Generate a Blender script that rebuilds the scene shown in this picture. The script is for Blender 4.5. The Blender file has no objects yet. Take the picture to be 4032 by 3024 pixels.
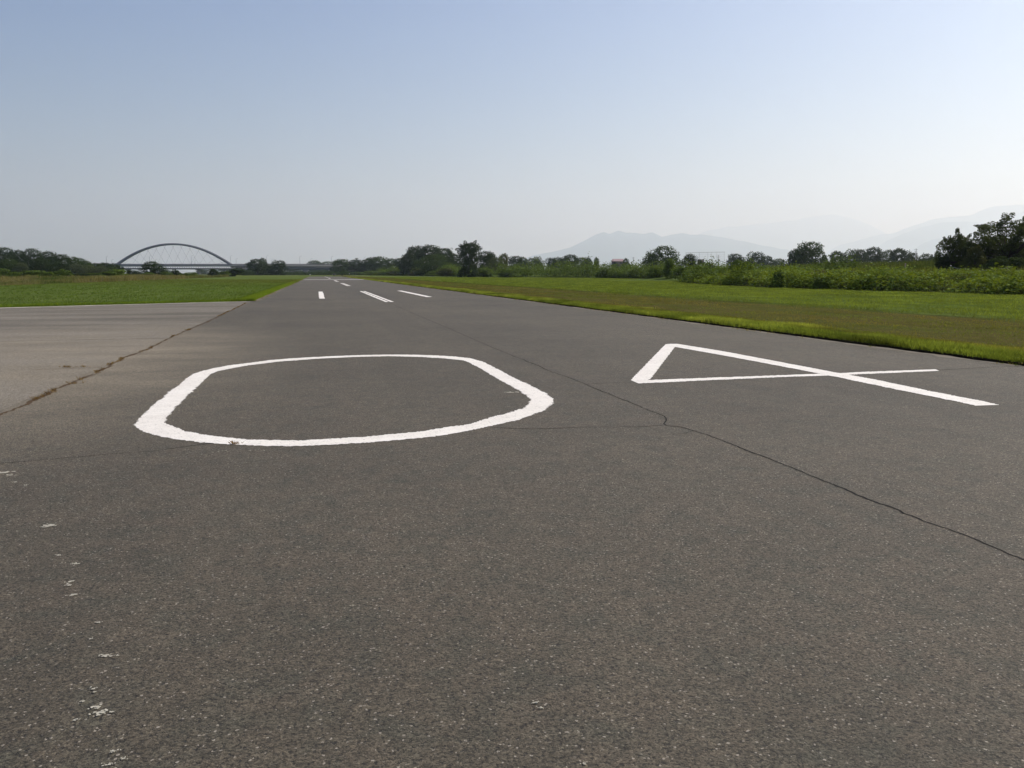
import bpy, bmesh, math, random
import numpy as np
from mathutils import Vector, Matrix

# ------------------------------------------------------------------ camera, sky, sun, exposure
S = bpy.context.scene
COL = S.collection
F = 3350.0; CX, CY = 2016.0, 1512.0; HOR = 1076.0; VPX = 1246.0; H0 = 1.55   # in photograph pixels (4032 x 3024)
PITCH = math.atan((CY - HOR) / F)
YAW = math.atan((CX - VPX) / (F / math.cos(PITCH)))       # world +Y runs along the runway
cam = bpy.data.cameras.new('camera'); cam_o = bpy.data.objects.new('camera', cam); COL.objects.link(cam_o)
cam_o.location = (0, 0, H0); cam_o.rotation_euler = (math.pi / 2 - PITCH, 0, -YAW)
cam.sensor_width = 36; cam.lens = 36 * F / 4032; cam.clip_start = 0.05; cam.clip_end = 200000
S.camera = cam_o

SUN_AZ = math.radians(75); SUN_EL = math.radians(47)      # azimuth clockwise from +Y
w = bpy.data.worlds.new('World'); S.world = w; w.use_nodes = True
nt = w.node_tree; nt.nodes.clear()
sky = nt.nodes.new('ShaderNodeTexSky'); sky.sky_type = 'NISHITA'; sky.sun_disc = False
sky.sun_elevation = SUN_EL; sky.sun_rotation = SUN_AZ
sky.air_density = 1.0; sky.dust_density = 1.4; sky.ozone_density = 1.0; sky.altitude = 0
hs = nt.nodes.new('ShaderNodeHueSaturation'); hs.inputs['Saturation'].default_value = 1.62; hs.inputs['Hue'].default_value = 0.519
bg = nt.nodes.new('ShaderNodeBackground'); bg.inputs['Strength'].default_value = 0.09
out = nt.nodes.new('ShaderNodeOutputWorld')
nt.links.new(sky.outputs[0], hs.inputs['Color']); nt.links.new(hs.outputs[0], bg.inputs['Color'])
nt.links.new(bg.outputs[0], out.inputs['Surface'])
sl = bpy.data.lights.new('sun', 'SUN'); sl.energy = 5.0; sl.angle = math.radians(0.53); sl.color = (1.0, 0.945, 0.845)
so = bpy.data.objects.new('sun', sl); COL.objects.link(so)
sv = Vector((math.sin(SUN_AZ) * math.cos(SUN_EL), math.cos(SUN_AZ) * math.cos(SUN_EL), math.sin(SUN_EL)))
so.rotation_euler = (-sv).to_track_quat('-Z', 'Y').to_euler(); so.location = (0, 0, 300)

S.view_settings.view_transform = 'Standard'; S.view_settings.look = 'None'
S.view_settings.exposure = 0.13; S.view_settings.gamma = 1.0; S.view_settings.use_curve_mapping = False
S.render.engine = 'CYCLES'
S.cycles.max_bounces = 10; S.cycles.diffuse_bounces = 3; S.cycles.transmission_bounces = 3; S.cycles.volume_bounces = 6
S.cycles.caustics_reflective = False; S.cycles.caustics_refractive = False
S.cycles.use_denoising = True; S.cycles.use_adaptive_sampling = False

HAZE = 7.0e-5
RNG = np.random.default_rng(7); random.seed(7)

# ------------------------------------------------------------------ geometry helpers
FWD = np.array([math.sin(YAW), math.cos(YAW), 0.0]); RGT = np.array([math.cos(YAW), -math.sin(YAW), 0.0])
cp, sp = math.cos(PITCH), math.sin(PITCH)
def ray(px, py):
    u = (px - CX) / F; v = (CY - py) / F
    fw = cp + v * sp; up = -sp + v * cp                  # horizontal-forward and vertical parts
    return fw * FWD + u * RGT + np.array([0, 0, up])
def gnd(px, py, z=0.0):
    r = ray(px, py); k = (z - H0) / r[2]
    return np.array([r[0] * k, r[1] * k, z])
def at(px, py, d):                                       # point seen at (px,py), d metres ahead
    r = ray(px, py); k = d / float(r @ FWD)
    return np.array([0, 0, H0]) + r * k
def hw(px_half, d): return px_half / F * d * cp

def mesh_np(name, V, Fc, mat=None, parent=None, col=None, smooth=False):
    V = np.asarray(V, dtype=np.float32); Fc = np.asarray(Fc, dtype=np.int32)
    me = bpy.data.meshes.new(name); n, k = Fc.shape
    me.vertices.add(len(V)); me.vertices.foreach_set('co', V.ravel())
    me.loops.add(n * k); me.loops.foreach_set('vertex_index', Fc.ravel())
    me.polygons.add(n)
    me.polygons.foreach_set('loop_start', np.arange(0, n * k, k, dtype=np.int32))
    me.polygons.foreach_set('loop_total', np.full(n, k, dtype=np.int32))
    if smooth: me.polygons.foreach_set('use_smooth', np.ones(n, dtype=bool))
    if col is not None:
        a = me.color_attributes.new('Col', 'FLOAT_COLOR', 'POINT')
        c = np.ones((len(V), 4), dtype=np.float32); c[:, :3] = col
        a.data.foreach_set('color', c.ravel())
    me.update(calc_edges=True); me.validate()
    if mat: me.materials.append(mat)
    o = bpy.data.objects.new(name, me); COL.objects.link(o)
    if parent is not None: o.parent = parent
    return o
def tag(o, label=None, cat=None, group=None, kind=None):
    if label: o['label'] = label
    if cat: o['category'] = cat
    if group: o['group'] = group
    if kind: o['kind'] = kind
    return o
def empty(name, loc, rz=0.0, **k):
    o = bpy.data.objects.new(name, None); COL.objects.link(o)
    o.location = loc; o.rotation_euler = (0, 0, rz); o.empty_display_size = 0.5
    return tag(o, **k)
class MB:
    """collects boxes, tubes and rods; builds them as one mesh"""
    def __init__(s): s.V = []; s.Q = []; s.n = 0
    def add(s, V, Q):
        V = np.asarray(V, float); s.V.append(V); s.Q.append(np.asarray(Q, int) + s.n); s.n += len(V); return s
    def box(s, c, d, rz=0.0, taper=1.0):
        x, y, z = np.array(d) / 2
        P = []
        for sz, t in ((-1, 1.0), (1, taper)):
            for sx, sy in ((-1, -1), (1, -1), (1, 1), (-1, 1)): P.append((sx * x * t, sy * y * t, sz * z))
        P = np.array(P); cr, sr = math.cos(rz), math.sin(rz)
        P = np.c_[P[:, 0] * cr - P[:, 1] * sr, P[:, 0] * sr + P[:, 1] * cr, P[:, 2]] + np.array(c)
        return s.add(P, [(0, 3, 2, 1), (4, 5, 6, 7), (0, 1, 5, 4), (1, 2, 6, 5), (2, 3, 7, 6), (3, 0, 4, 7)])
    def tube(s, pts, rad, n=6):
        pts = [np.array(p, float) for p in pts]; R = rad if hasattr(rad, '__len__') else [rad] * len(pts)
        V = []; Q = []
        for i, p in enumerate(pts):
            d = pts[min(i + 1, len(pts) - 1)] - pts[max(i - 1, 0)]; d /= np.linalg.norm(d) + 1e-9
            a = np.cross(d, [0, 0, 1.0]) if abs(d[2]) < 0.95 else np.cross(d, [1.0, 0, 0])
            a /= np.linalg.norm(a); b = np.cross(d, a)
            for k in range(n):
                t = 2 * math.pi * k / n; V.append(p + R[i] * (math.cos(t) * a + math.sin(t) * b))
        for i in range(len(pts) - 1):
            for k in range(n):
                k2 = (k + 1) % n; Q.append((i * n + k, i * n + k2, (i + 1) * n + k2, (i + 1) * n + k))
        for e in (0, len(pts) - 1):                        # end caps
            c = len(V); V.append(pts[e])
            for k in range(0, n, 2): Q.append((c, e * n + k, e * n + (k + 1) % n, e * n + (k + 2) % n))
        return s.add(V, Q)
    def build(s, name, mat, parent=None, smooth=False):
        return mesh_np(name, np.concatenate(s.V), np.concatenate(s.Q), mat, parent, smooth=smooth)

# value noise for shaping terrain and colours
_P = np.random.default_rng(3).random((256, 256))
def vnoise(x, y):
    x = np.asarray(x, float); y = np.asarray(y, float)
    xi = np.floor(x).astype(int); yi = np.floor(y).astype(int); fx = x - xi; fy = y - yi
    fx = fx * fx * (3 - 2 * fx); fy = fy * fy * (3 - 2 * fy)
    g = lambda i, j: _P[i % 256, j % 256]
    return (g(xi, yi) * (1 - fx) + g(xi + 1, yi) * fx) * (1 - fy) + (g(xi, yi + 1) * (1 - fx) + g(xi + 1, yi + 1) * fx) * fy
def fbm(x, y, o=4):
    s = 0; a = .5
    for i in range(o): s = s + a * vnoise(x * 2 ** i + 17.3 * i, y * 2 ** i + 5.1 * i); a *= .5
    return s / (1 - .5 ** o)
def sst(a, b, x):
    t = np.clip((np.asarray(x, float) - a) / (b - a), 0, 1); return t * t * (3 - 2 * t)

# ------------------------------------------------------------------ materials
class NT:
    def __init__(s, name):
        s.m = bpy.data.materials.new(name); s.m.use_nodes = True; s.t = s.m.node_tree; s.t.nodes.clear()
        s.out = s.t.nodes.new('ShaderNodeOutputMaterial')
        s.co = s.t.nodes.new('ShaderNodeTexCoord').outputs['Object']
    def n(s, typ, **kw):
        nd = s.t.nodes.new(typ)
        for k, v in kw.items(): setattr(nd, k, v)
        return nd
    def l(s, a, b): s.t.links.new(a, b)
    def setin(s, sock, v):
        if hasattr(v, 'is_output'): s.l(v, sock)
        else: sock.default_value = v
    def noise(s, scale, detail=3, rough=.55, co=None, dist=0.0, outp='Fac'):
        nd = s.n('ShaderNodeTexNoise'); nd.inputs['Scale'].default_value = scale; nd.inputs['Detail'].default_value = detail
        nd.inputs['Roughness'].default_value = rough; nd.inputs['Distortion'].default_value = dist
        s.l(co if co is not None else s.co, nd.inputs['Vector']); return nd.outputs[outp]
    def vor(s, scale, co=None, outp='Color', feat='F1'):
        nd = s.n('ShaderNodeTexVoronoi', feature=feat); nd.inputs['Scale'].default_value = scale
        s.l(co if co is not None else s.co, nd.inputs['Vector']); return nd.outputs[outp]
    def map(s, loc=(0, 0, 0), scale=(1, 1, 1), co=None):
        nd = s.n('ShaderNodeMapping'); nd.inputs['Location'].default_value = loc; nd.inputs['Scale'].default_value = scale
        s.l(co if co is not None else s.co, nd.inputs['Vector']); return nd.outputs[0]
    def mr(s, v, a, b, c=0.0, d=1.0, smooth=False):
        nd = s.n('ShaderNodeMapRange'); nd.interpolation_type = 'SMOOTHSTEP' if smooth else 'LINEAR'
        s.setin(nd.inputs['Value'], v)
        for k, x in zip(('From Min', 'From Max', 'To Min', 'To Max'), (a, b, c, d)): nd.inputs[k].default_value = x
        return nd.outputs['Result']
    def math(s, op, a, b=0.0):
        nd = s.n('ShaderNodeMath', operation=op); s.setin(nd.inputs[0], a); s.setin(nd.inputs[1], b); return nd.outputs[0]
    def mix(s, f, a, b, mode='MIX'):
        nd = s.n('ShaderNodeMix', data_type='RGBA', blend_type=mode); s.setin(nd.inputs['Factor'], f)
        for k, v in ((6, a), (7, b)):
            if hasattr(v, 'is_output'): s.l(v, nd.inputs[k])
            else: nd.inputs[k].default_value = (*v, 1)
        return nd.outputs[2]
    def xyz(s, co=None):
        nd = s.n('ShaderNodeSeparateXYZ'); s.l(co if co is not None else s.co, nd.inputs[0]); return nd.outputs
    def bump(s, h, dist=.01, strength=1.0):
        nd = s.n('ShaderNodeBump'); nd.inputs['Distance'].default_value = dist; nd.inputs['Strength'].default_value = strength
        s.l(h, nd.inputs['Height']); return nd.outputs[0]
    def pbsdf(s, col, rough=.8, spec=.4, metal=0.0, normal=None):
        nd = s.n('ShaderNodeBsdfPrincipled')
        if hasattr(col, 'is_output'): s.l(col, nd.inputs['Base Color'])
        else: nd.inputs['Base Color'].default_value = (*col, 1)
        s.setin(nd.inputs['Roughness'], rough); nd.inputs['Specular IOR Level'].default_value = spec
        nd.inputs['Metallic'].default_value = metal
        if normal is not None: s.l(normal, nd.inputs['Normal'])
        s.l(nd.outputs[0], s.out.inputs['Surface']); return s.m

def plain(name, col, rough=.7, spec=.4, metal=0.0, var=.25, scale=3.0):
    t = NT(name); n = t.noise(scale, 4)
    c = t.mix(n, tuple(x * (1 - var) for x in col), tuple(x * (1 + var) for x in col))
    return t.pbsdf(c, rough, spec, metal)
def leaf_mat(name, a, b, trans=.35, vscale=.6, tcol=(1.5, 1.35, .55)):
    t = NT(name)
    oi = t.n('ShaderNodeObjectInfo').outputs['Random']
    n = t.noise(vscale, 3); n2 = t.noise(vscale * 9, 1)
    f = t.math('ADD', t.math('MULTIPLY', t.mr(n, .3, .7), .5), t.math('ADD', t.math('MULTIPLY', t.mr(n2, .3, .7), .35), t.math('MULTIPLY', oi, .25)))
    c = t.mix(f, a, b)
    tc = t.mix(1.0, c, tcol, 'MULTIPLY')
    d = t.n('ShaderNodeBsdfPrincipled'); t.l(c, d.inputs['Base Color']); d.inputs['Roughness'].default_value = .7
    d.inputs['Specular IOR Level'].default_value = .03
    tr = t.n('ShaderNodeBsdfTranslucent'); t.l(tc, tr.inputs['Color'])
    mx = t.n('ShaderNodeMixShader'); mx.inputs[0].default_value = trans
    t.l(d.outputs[0], mx.inputs[1]); t.l(tr.outputs[0], mx.inputs[2]); t.l(mx.outputs[0], t.out.inputs['Surface'])
    return t.m
def blade_mat(name, trans=.45, tcol=(1.5, 1.4, .6)):
    t = NT(name); a = t.n('ShaderNodeAttribute', attribute_name='Col').outputs['Color']
    tc = t.mix(1.0, a, tcol, 'MULTIPLY')
    d = t.n('ShaderNodeBsdfDiffuse'); t.l(a, d.inputs['Color'])
    tr = t.n('ShaderNodeBsdfTranslucent'); t.l(tc, tr.inputs['Color'])
    mx = t.n('ShaderNodeMixShader'); mx.inputs[0].default_value = trans
    t.l(d.outputs[0], mx.inputs[1]); t.l(tr.outputs[0], mx.inputs[2]); t.l(mx.outputs[0], t.out.inputs['Surface'])
    return t.m

CRX = -3.55                                              # the long weedy joint between apron and runway
def asphalt_nodes(t, apron=False):
    big = t.noise(.16, 4, .6); mid = t.noise(1.5, 5, .65); patch = t.noise(4.2, 4, .65, dist=.4)
    streak = t.noise(1.0, 4, .6, co=t.map(scale=(1.3, .06, 1)))
    c = t.mix(t.mr(big, .32, .68), (0.0510, 0.0435, 0.0303), (0.0941, 0.0793, 0.0548))
    c = t.mix(t.mr(mid, .4, .68, 0, .62), c, (0.0900, 0.0720, 0.0500))
    c = t.mix(t.mr(patch, .45, .68, 0, .7), c, (0.0480, 0.0475, 0.0340))
    c = t.mix(t.mr(streak, .5, .8, 0, .4), c, (0.1039, 0.0879, 0.0606))
    # sandy silt washed along the joint
    x, y, z = t.xyz()
    dx = t.math('DIVIDE', t.math('SUBTRACT', x, CRX - 2.2), 5.6)
    dy = t.math('DIVIDE', t.math('SUBTRACT', y, 17.0), 13.0)
    r = t.math('SQRT', t.math('ADD', t.math('MULTIPLY', dx, dx), t.math('MULTIPLY', dy, dy)))
    sand_n = t.noise(.6, 5, .62, co=t.map(scale=(.5, 1.2, 1)))
    sand = t.math('MULTIPLY', t.mr(r, .35, 1.1, 1, 0, True), t.mr(sand_n, .22, .66, .15, 1.0))
    c = t.mix(sand, c, (0.2200, 0.1870, 0.1320))
    if apron:
        b2 = t.noise(.35, 4, .6, co=t.map(scale=(.35, 1.6, 1)))
        c = t.mix(t.mr(b2, .3, .7, .12, .88), c, (0.1960, 0.1740, 0.1360))
    # aggregate: stones of different greys, bright flecks, dark pits
    rub = t.math('MULTIPLY', t.mr(t.math('ABSOLUTE', t.math('SUBTRACT', x, 3.7)), .2, 2.2, 1, 0, True), t.math('MULTIPLY', t.mr(y, 45, 60, 0, 1, True), t.mr(y, 85, 120, 1, 0, True)))
    c = t.mix(t.math('MULTIPLY', rub, t.mr(t.noise(.8, 3, .6, co=t.map(scale=(1.4, .25, 1))), .35, .65, 0, .75)), c, (0.0392, 0.0363, 0.0282))
    v1 = t.xyz(t.vor(125))[0]; v2 = t.xyz(t.vor(230))[0]; lum = t.noise(14, 3, .7)
    k = t.math('MULTIPLY', t.mr(v1, 0, 1, .48, 1.52), t.math('MULTIPLY', t.mr(v2, 0, 1, .65, 1.35), t.mr(lum, .3, .7, .78, 1.22)))
    cc = t.n('ShaderNodeCombineXYZ')
    for i in range(3): t.l(k, cc.inputs[i])
    c = t.mix(1.0, c, cc.outputs[0], 'MULTIPLY')
    fl = t.xyz(t.vor(125, co=t.map(loc=(3.1, 7.7, 0))))[1]
    c = t.mix(t.mr(fl, .980, .987, 0, .6), c, (.38, .34, .28))
    pit = t.noise(48, 3, .72)
    c = t.mix(t.mr(pit, .54, .64, 0, .92), c, (0.0157, 0.0143, 0.0116))
    h = t.math('ADD', t.math('MULTIPLY', v1, .6), t.math('MULTIPLY', t.mr(pit, .70, .5), 1.0))
    return c, h
def asphalt(name, apron=False):
    t = NT(name); c, h = asphalt_nodes(t, apron)
    return t.pbsdf(c, .82, .35, normal=t.bump(h, .0035, .8))
def paint():
    t = NT('road_paint')
    v = t.xyz(t.vor(105))[0]; pit = t.noise(48, 3, .72); n = t.noise(7, 4, .65); n2 = t.noise(1.5, 3)
    c = t.mix(t.mr(n2, .3, .7), (.71, .675, .61), (.79, .76, .70))
    c = t.mix(t.mr(n, .35, .75, 0, .35), c, (.56, .525, .47))
    wear = t.math('ADD', t.mr(pit, .57, .72, 0, .9), t.mr(t.noise(30, 4, .75), .57, .68, 0, .65))
    wear = t.math('MULTIPLY', wear, t.mr(n, .36, .60, .3, 1.0))
    c = t.mix(wear, c, (.10, .094, .088))
    h = t.math('ADD', t.math('MULTIPLY', v, .6), t.mr(pit, .72, .5))
    return t.pbsdf(c, .7, .35, normal=t.bump(h, .0025, .6))
def soil(name, a, b, scale=1.2):
    t = NT(name); n = t.noise(scale, 6, .65); n2 = t.noise(scale * 14, 3)
    c = t.mix(t.mr(n, .3, .7), a, b); c = t.mix(t.mr(n2, .35, .7, 0, .5), c, tuple(x * .55 for x in a))
    return t.pbsdf(c, .95, 0.0, normal=t.bump(n2, .03, .8))

M = dict(
    asphalt=asphalt('runway_asphalt'), apron=asphalt('apron_asphalt', True), paint=paint(),
    crack=plain('crack_filler', (.016, .015, .014), .95, .1),
    joint=plain('joint_soil', (.078, .052, .030), .95, .1, var=.5, scale=9),
    silt=plain('pale_silt', (.50, .46, .39), .95, .1, var=.3, scale=5),
    splash=plain('white_splash', (.42, .40, .33), .9, .2, var=.35, scale=60),
    bark=plain('bark', (.05, .04, .032), .9, .1, var=.4, scale=8),
    leaf_dark=leaf_mat('leaf_dark', (.020, .034, .014), (.036, .056, .020), .25),
    leaf_mid=leaf_mat('leaf_mid', (.028, .050, .015), (.052, .082, .024), .3),
    leaf_pale=leaf_mat('leaf_pale', (.050, .068, .036), (.085, .105, .058), .3),
    leaf_olive=leaf_mat('leaf_olive', (.048, .062, .022), (.09, .10, .034), .35),
    leaf_near=leaf_mat('leaf_near', (.024, .040, .014), (.066, .088, .028), .34),
    scrub=leaf_mat('leaf_scrub', (.034, .062, .013), (.145, .210, .038), .24, .22),
    dust=plain('edge_dust', (.165, .146, .115), .95, .1, var=.4, scale=4),
    kudzu=leaf_mat('leaf_vine', (.078, .125, .020), (.185, .250, .042), .22, .45, (1.7, 1.5, .5)),
    weed=blade_mat('weed_blades', .4), grass=blade_mat('grass_blades', .58),
    steel=plain('bridge_steel', (.19, .19, .20), .55, .4, var=.12, scale=.2),
    concrete=plain('concrete', (.27, .26, .245), .9, .2, var=.2, scale=.5),
    dark_steel=plain('dark_rail', (.06, .06, .065), .6, .4),
    pole=plain('galvanised_pole', (.22, .22, .225), .5, .5),
    wood=plain('weathered_wood', (.16, .13, .10), .9, .15, var=.35, scale=6),
    board=plain('sign_back', (.085, .085, .088), .7, .3),
    black=plain('black_plastic', (.014, .014, .016), .5, .4), white=plain('white_cloth', (.75, .75, .74), .8, .2, var=.06),
    skin=plain('skin', (.45, .28, .2), .6, .3), navy=plain('dark_cloth', (.02, .021, .026), .9, .1), metal=plain('pale_metal', (.55, .55, .55), .4, .5),
    roof=plain('roof_tiles', (.27, .19, .19), .7, .3, var=.2, scale=2), wall=plain('house_wall', (.09, .085, .08), .9, .2),
    glass=plain('window_glass', (.03, .035, .04), .15, .6), net=plain('net_cord', (.30, .32, .33), .8, .2),
)

# ------------------------------------------------------------------ runway, apron, markings (structure)
RL, RR, REND = CRX, 11.6, 428.0
def strip_mesh(A, B, n, jit=0.0, z=0.004, rng=RNG, fine=.035):
    """A and B: polylines (k,2/3) along the two edges; returns V,Q of a ragged-edged strip"""
    def res(P, m):
        P = np.asarray(P, float)[:, :2]; s = np.r_[0, np.cumsum(np.linalg.norm(np.diff(P, axis=0), axis=1))]
        u = np.linspace(0, s[-1], m); return np.c_[np.interp(u, s, P[:, 0]), np.interp(u, s, P[:, 1])]
    a, b = res(A, n), res(B, n); d = b - a; d /= np.linalg.norm(d, axis=1)[:, None] + 1e-9
    ja = jit * (rng.normal(size=n) * .6 + (vnoise(np.arange(n) * .17, np.full(n, 3.3)) - .5) * 2.0)
    jb = jit * (rng.normal(size=n) * .6 + (vnoise(np.arange(n) * .17, np.full(n, 9.1)) - .5) * 2.0)
    a = a + d * ja[:, None]; b = b + d * jb[:, None]
    V = np.concatenate([np.c_[a, np.full(n, z)], np.c_[b, np.full(n, z)]])
    i = np.arange(n - 1); return V, np.c_[i, i + n, i + n + 1, i + 1]
def grid_sheet(name, xs, ys, z, mat, parent=None):
    X, Y = np.meshgrid(xs, ys); nx, ny = len(xs), len(ys)
    V = np.c_[X.ravel(), Y.ravel(), np.full(nx * ny, z)]
    i = np.arange(nx - 1)[None] + nx * np.arange(ny - 1)[:, None]; i = i.ravel()
    return mesh_np(name, V, np.c_[i, i + 1, i + nx + 1, i + nx], mat, parent)

runway = tag(grid_sheet('runway', [RL, 3.8, RR], [-30, 0, 30, 100, 200, 300, REND], 0.0, M['asphalt']),
             'grey asphalt runway with white painted numerals and dashes', 'runway', kind='structure')
AC, AL = gnd(992, 1186), gnd(0, 1212)                     # apron's grass edge
adir = (AL - AC)[:2] / np.linalg.norm((AL - AC)[:2]); AFAR = AC[:2] + adir * 90
a_y0 = float(AC[1])
apron = tag(mesh_np('apron', [(RL, -30, 0), (RL, a_y0, 0), (AFAR[0], AFAR[1], 0), (AFAR[0], -30, 0)], [(0, 1, 2, 3)], M['apron']),
            'paler sandy asphalt apron beside the runway', 'apron', kind='structure')
# pale silt along the apron's grass edge
nrm = np.array([-adir[1], adir[0]]);  nrm = nrm if nrm[1] < 0 else -nrm
e0, e1 = np.array([RL - .5, a_y0]) , AFAR
V, Q = strip_mesh([e0 + nrm * .01, e1 + nrm * .01], [e0 + nrm * .6, (e0 + e1) / 2 + nrm * 1.4, e1 + nrm * 1.6], 300, .12, .004)
mesh_np('edge_silt', V, Q, M['silt'], apron)
V, Q = strip_mesh([(RR + .05, 12), (RR + .05, 300)], [(RR - .25, 12), (RR - .3, 300)], 700, .10, .004)
mesh_np('edge_silt', V, Q, M['dust'], runway)
V, Q = strip_mesh([(RL - .05, a_y0), (RL - .05, 220)], [(RL + .35, a_y0), (RL + .3, 220)], 500, .14, .004)
mesh_np('edge_silt', V, Q, M['dust'], runway)

# numeral 0 : outer and inner contours
OUT0 = [(528,1672),(559,1637),(588,1612),(613,1587),(642,1566),(675,1537),(705,1518),(730,1493),(763,1473),(800,1460),(846,1450),(900,1439),(963,1432),(1062,1419),(1146,1412),(1229,1407),(1310,1403),(1400,1399.5),(1526,1396.6),(1639,1397.5),(1729,1400.6),(1797,1405),(1851,1411),(1901,1424.6),(1955,1451.7),(2005,1479),(2059,1503.7),(2114,1531),(2150,1549),(2177,1571.5),(2179,1589.6),(2150,1612),(2105,1632.6),(2041,1654),(1933,1678),(1842,1698),(1752,1714),(1662,1725),(1571,1734),(1436,1744),(1312,1752),(1146,1758.5),(1021,1757),(938,1752.7),(854,1747),(771,1740),(696,1732),(638,1722),(592,1710),(555,1695),(534,1681)]
IN0 = [(646,1664),(663,1637),(688,1608),(721,1575),(754,1545),(786,1516),(809,1493),(833,1473),(867,1460),(917,1450),(979,1439),(1104,1424),(1229,1414.5),(1310,1410),(1400,1406),(1526,1403),(1662,1406.5),(1752,1412),(1820,1419),(1842,1424.6),(1883,1447),(1933,1476),(2001,1515),(2046,1540),(2077,1560),(2089,1576),(2082,1594),(2059,1607.7),(2005,1626),(1924,1648),(1842,1671),(1752,1685),(1662,1700),(1571,1709),(1436,1721),(1312,1728.5),(1187,1734.8),(1062,1735),(938,1728.5),(854,1720),(792,1712),(730,1699),(688,1683),(659,1672)]
def ring(outer, inner, n=1100, jit=.014):
    O = np.array([gnd(*p)[:2] for p in outer]); I = np.array([gnd(*p)[:2] for p in inner]); c = I.mean(0)
    th = np.linspace(-math.pi, math.pi, n, endpoint=False)
    def rad(P):
        d = P - c; a = np.arctan2(d[:, 1], d[:, 0]); r = np.hypot(d[:, 0], d[:, 1]); o = np.argsort(a); a, r = a[o], r[o]
        # linear interpolation of points, not of radii, keeps straight edges straight
        a = np.r_[a[-1] - 2 * math.pi, a, a[0] + 2 * math.pi]; r = np.r_[r[-1], r, r[0]]
        px, py = r * np.cos(a), r * np.sin(a); k = np.clip(np.searchsorted(a, th) - 1, 0, len(a) - 2)
        x1, y1, x2, y2 = px[k], py[k], px[k + 1], py[k + 1]; ct, st = np.cos(th), np.sin(th)
        return (x1 * (y2 - y1) - y1 * (x2 - x1)) / (ct * (y2 - y1) - st * (x2 - x1))
    k = np.arange(n)
    ro = rad(O) + jit * (RNG.normal(size=n) * .7 + 2.4 * (vnoise(k * .13, k * 0 + 1.5) - .5))
    ri = rad(I) + jit * (RNG.normal(size=n) * .7 + 2.4 * (vnoise(k * .13, k * 0 + 8.5) - .5))
    V = np.concatenate([np.c_[c[0] + r * np.cos(th), c[1] + r * np.sin(th), np.full(n, .004)] for r in (ri, ro)])
    j = (k + 1) % n; return V, np.c_[k, k + n, j + n, j]
V, Q = ring(OUT0, IN0); mesh_np('painted_zero', V, Q, M['paint'], runway)
# numeral 4 : three ragged bars, each painted a little over the one before
G = lambda L: [gnd(*p)[:2] for p in L]
b4 = MB()
b4.add(*strip_mesh(G([(2514,1511),(2769,1499),(3064,1486),(3241,1480),(3344,1476),(3580,1466),(3698,1461)]),
                   G([(2500,1500),(2561,1496.5),(2916,1484),(3182,1474),(3307,1469.5),(3433,1463.8),(3684,1455)]), 420, .016, .004))
b4.add(*strip_mesh(G([(2483,1497.5),(2621,1356)]), G([(2514,1511),(2561,1494),(2658,1366)]), 420, .016, .0048))
b4.add(*strip_mesh(G([(2621,1356),(2640,1354.5),(2666,1354.6),(2843,1383),(2990,1410.7),(3138,1438.7),(3307,1471),(3433,1493),(3654,1540),(3876,1582),(3935,1596)]),
                   G([(2630,1366),(2658,1367),(2843,1399.6),(2990,1427),(3138,1455),(3270,1480.8),(3359,1499),(3507,1530),(3728,1574.5),(3846,1599)]), 420, .016, .0056))
b4.build('painted_four', M['paint'], runway)
def bar(name, x0, x1, pa, pb, jit=.02, z=.004):
    ya, yb = gnd(CX, pa)[1], gnd(CX, pb)[1]
    return bar_s(name, x0, x1, min(ya, yb), max(ya, yb), jit, z)
def s_of(px, py): return float(gnd(px, py)[1])
def bar_s(name, x0, x1, s0, s1, jit=.02, z=.004):
    V, Q = strip_mesh([(x0, s0), (x0, s1)], [(x1, s0), (x1, s1)], 160, jit, z); return mesh_np(name, V, Q, M['paint'], runway)
CL = 3.85
bar_s('side_stripe', .12, .47, s_of(1255, 1176), s_of(1255, 1148.5))
bar_s('side_stripe', 7.0, 7.42, s_of(1675, 1169.5), s_of(1570, 1144.5))
for (sa, sb) in ((s_of(1518, 1189), s_of(1415, 1146.5)), (s_of(1366, 1126), s_of(1341, 1114.8)), (s_of(1320, 1109), s_of(1312, 1104)),
                 (s_of(1295, 1097.2), s_of(1289, 1094.3)), (s_of(1285, 1093), s_of(1283, 1091.4)), (s_of(1278, 1090), s_of(1277, 1088.9))):
    for (x0, x1) in ((CL - .24, CL - .045), (CL + .045, CL + .24)):
        V, Q = strip_mesh([(x0, sa), (x0, sb)], [(x1, sa), (x1, sb)], 140, .015, .004)
        mesh_np('centre_stripe', V, Q, M['paint'], runway)
V, Q = strip_mesh([(RL + .6, 218), (RR - .2, 218)], [(RL + .6, 212), (RR - .2, 212)], 90, .05, .004)
mesh_np('threshold_line', V, Q, M['paint'], runway)

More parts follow.
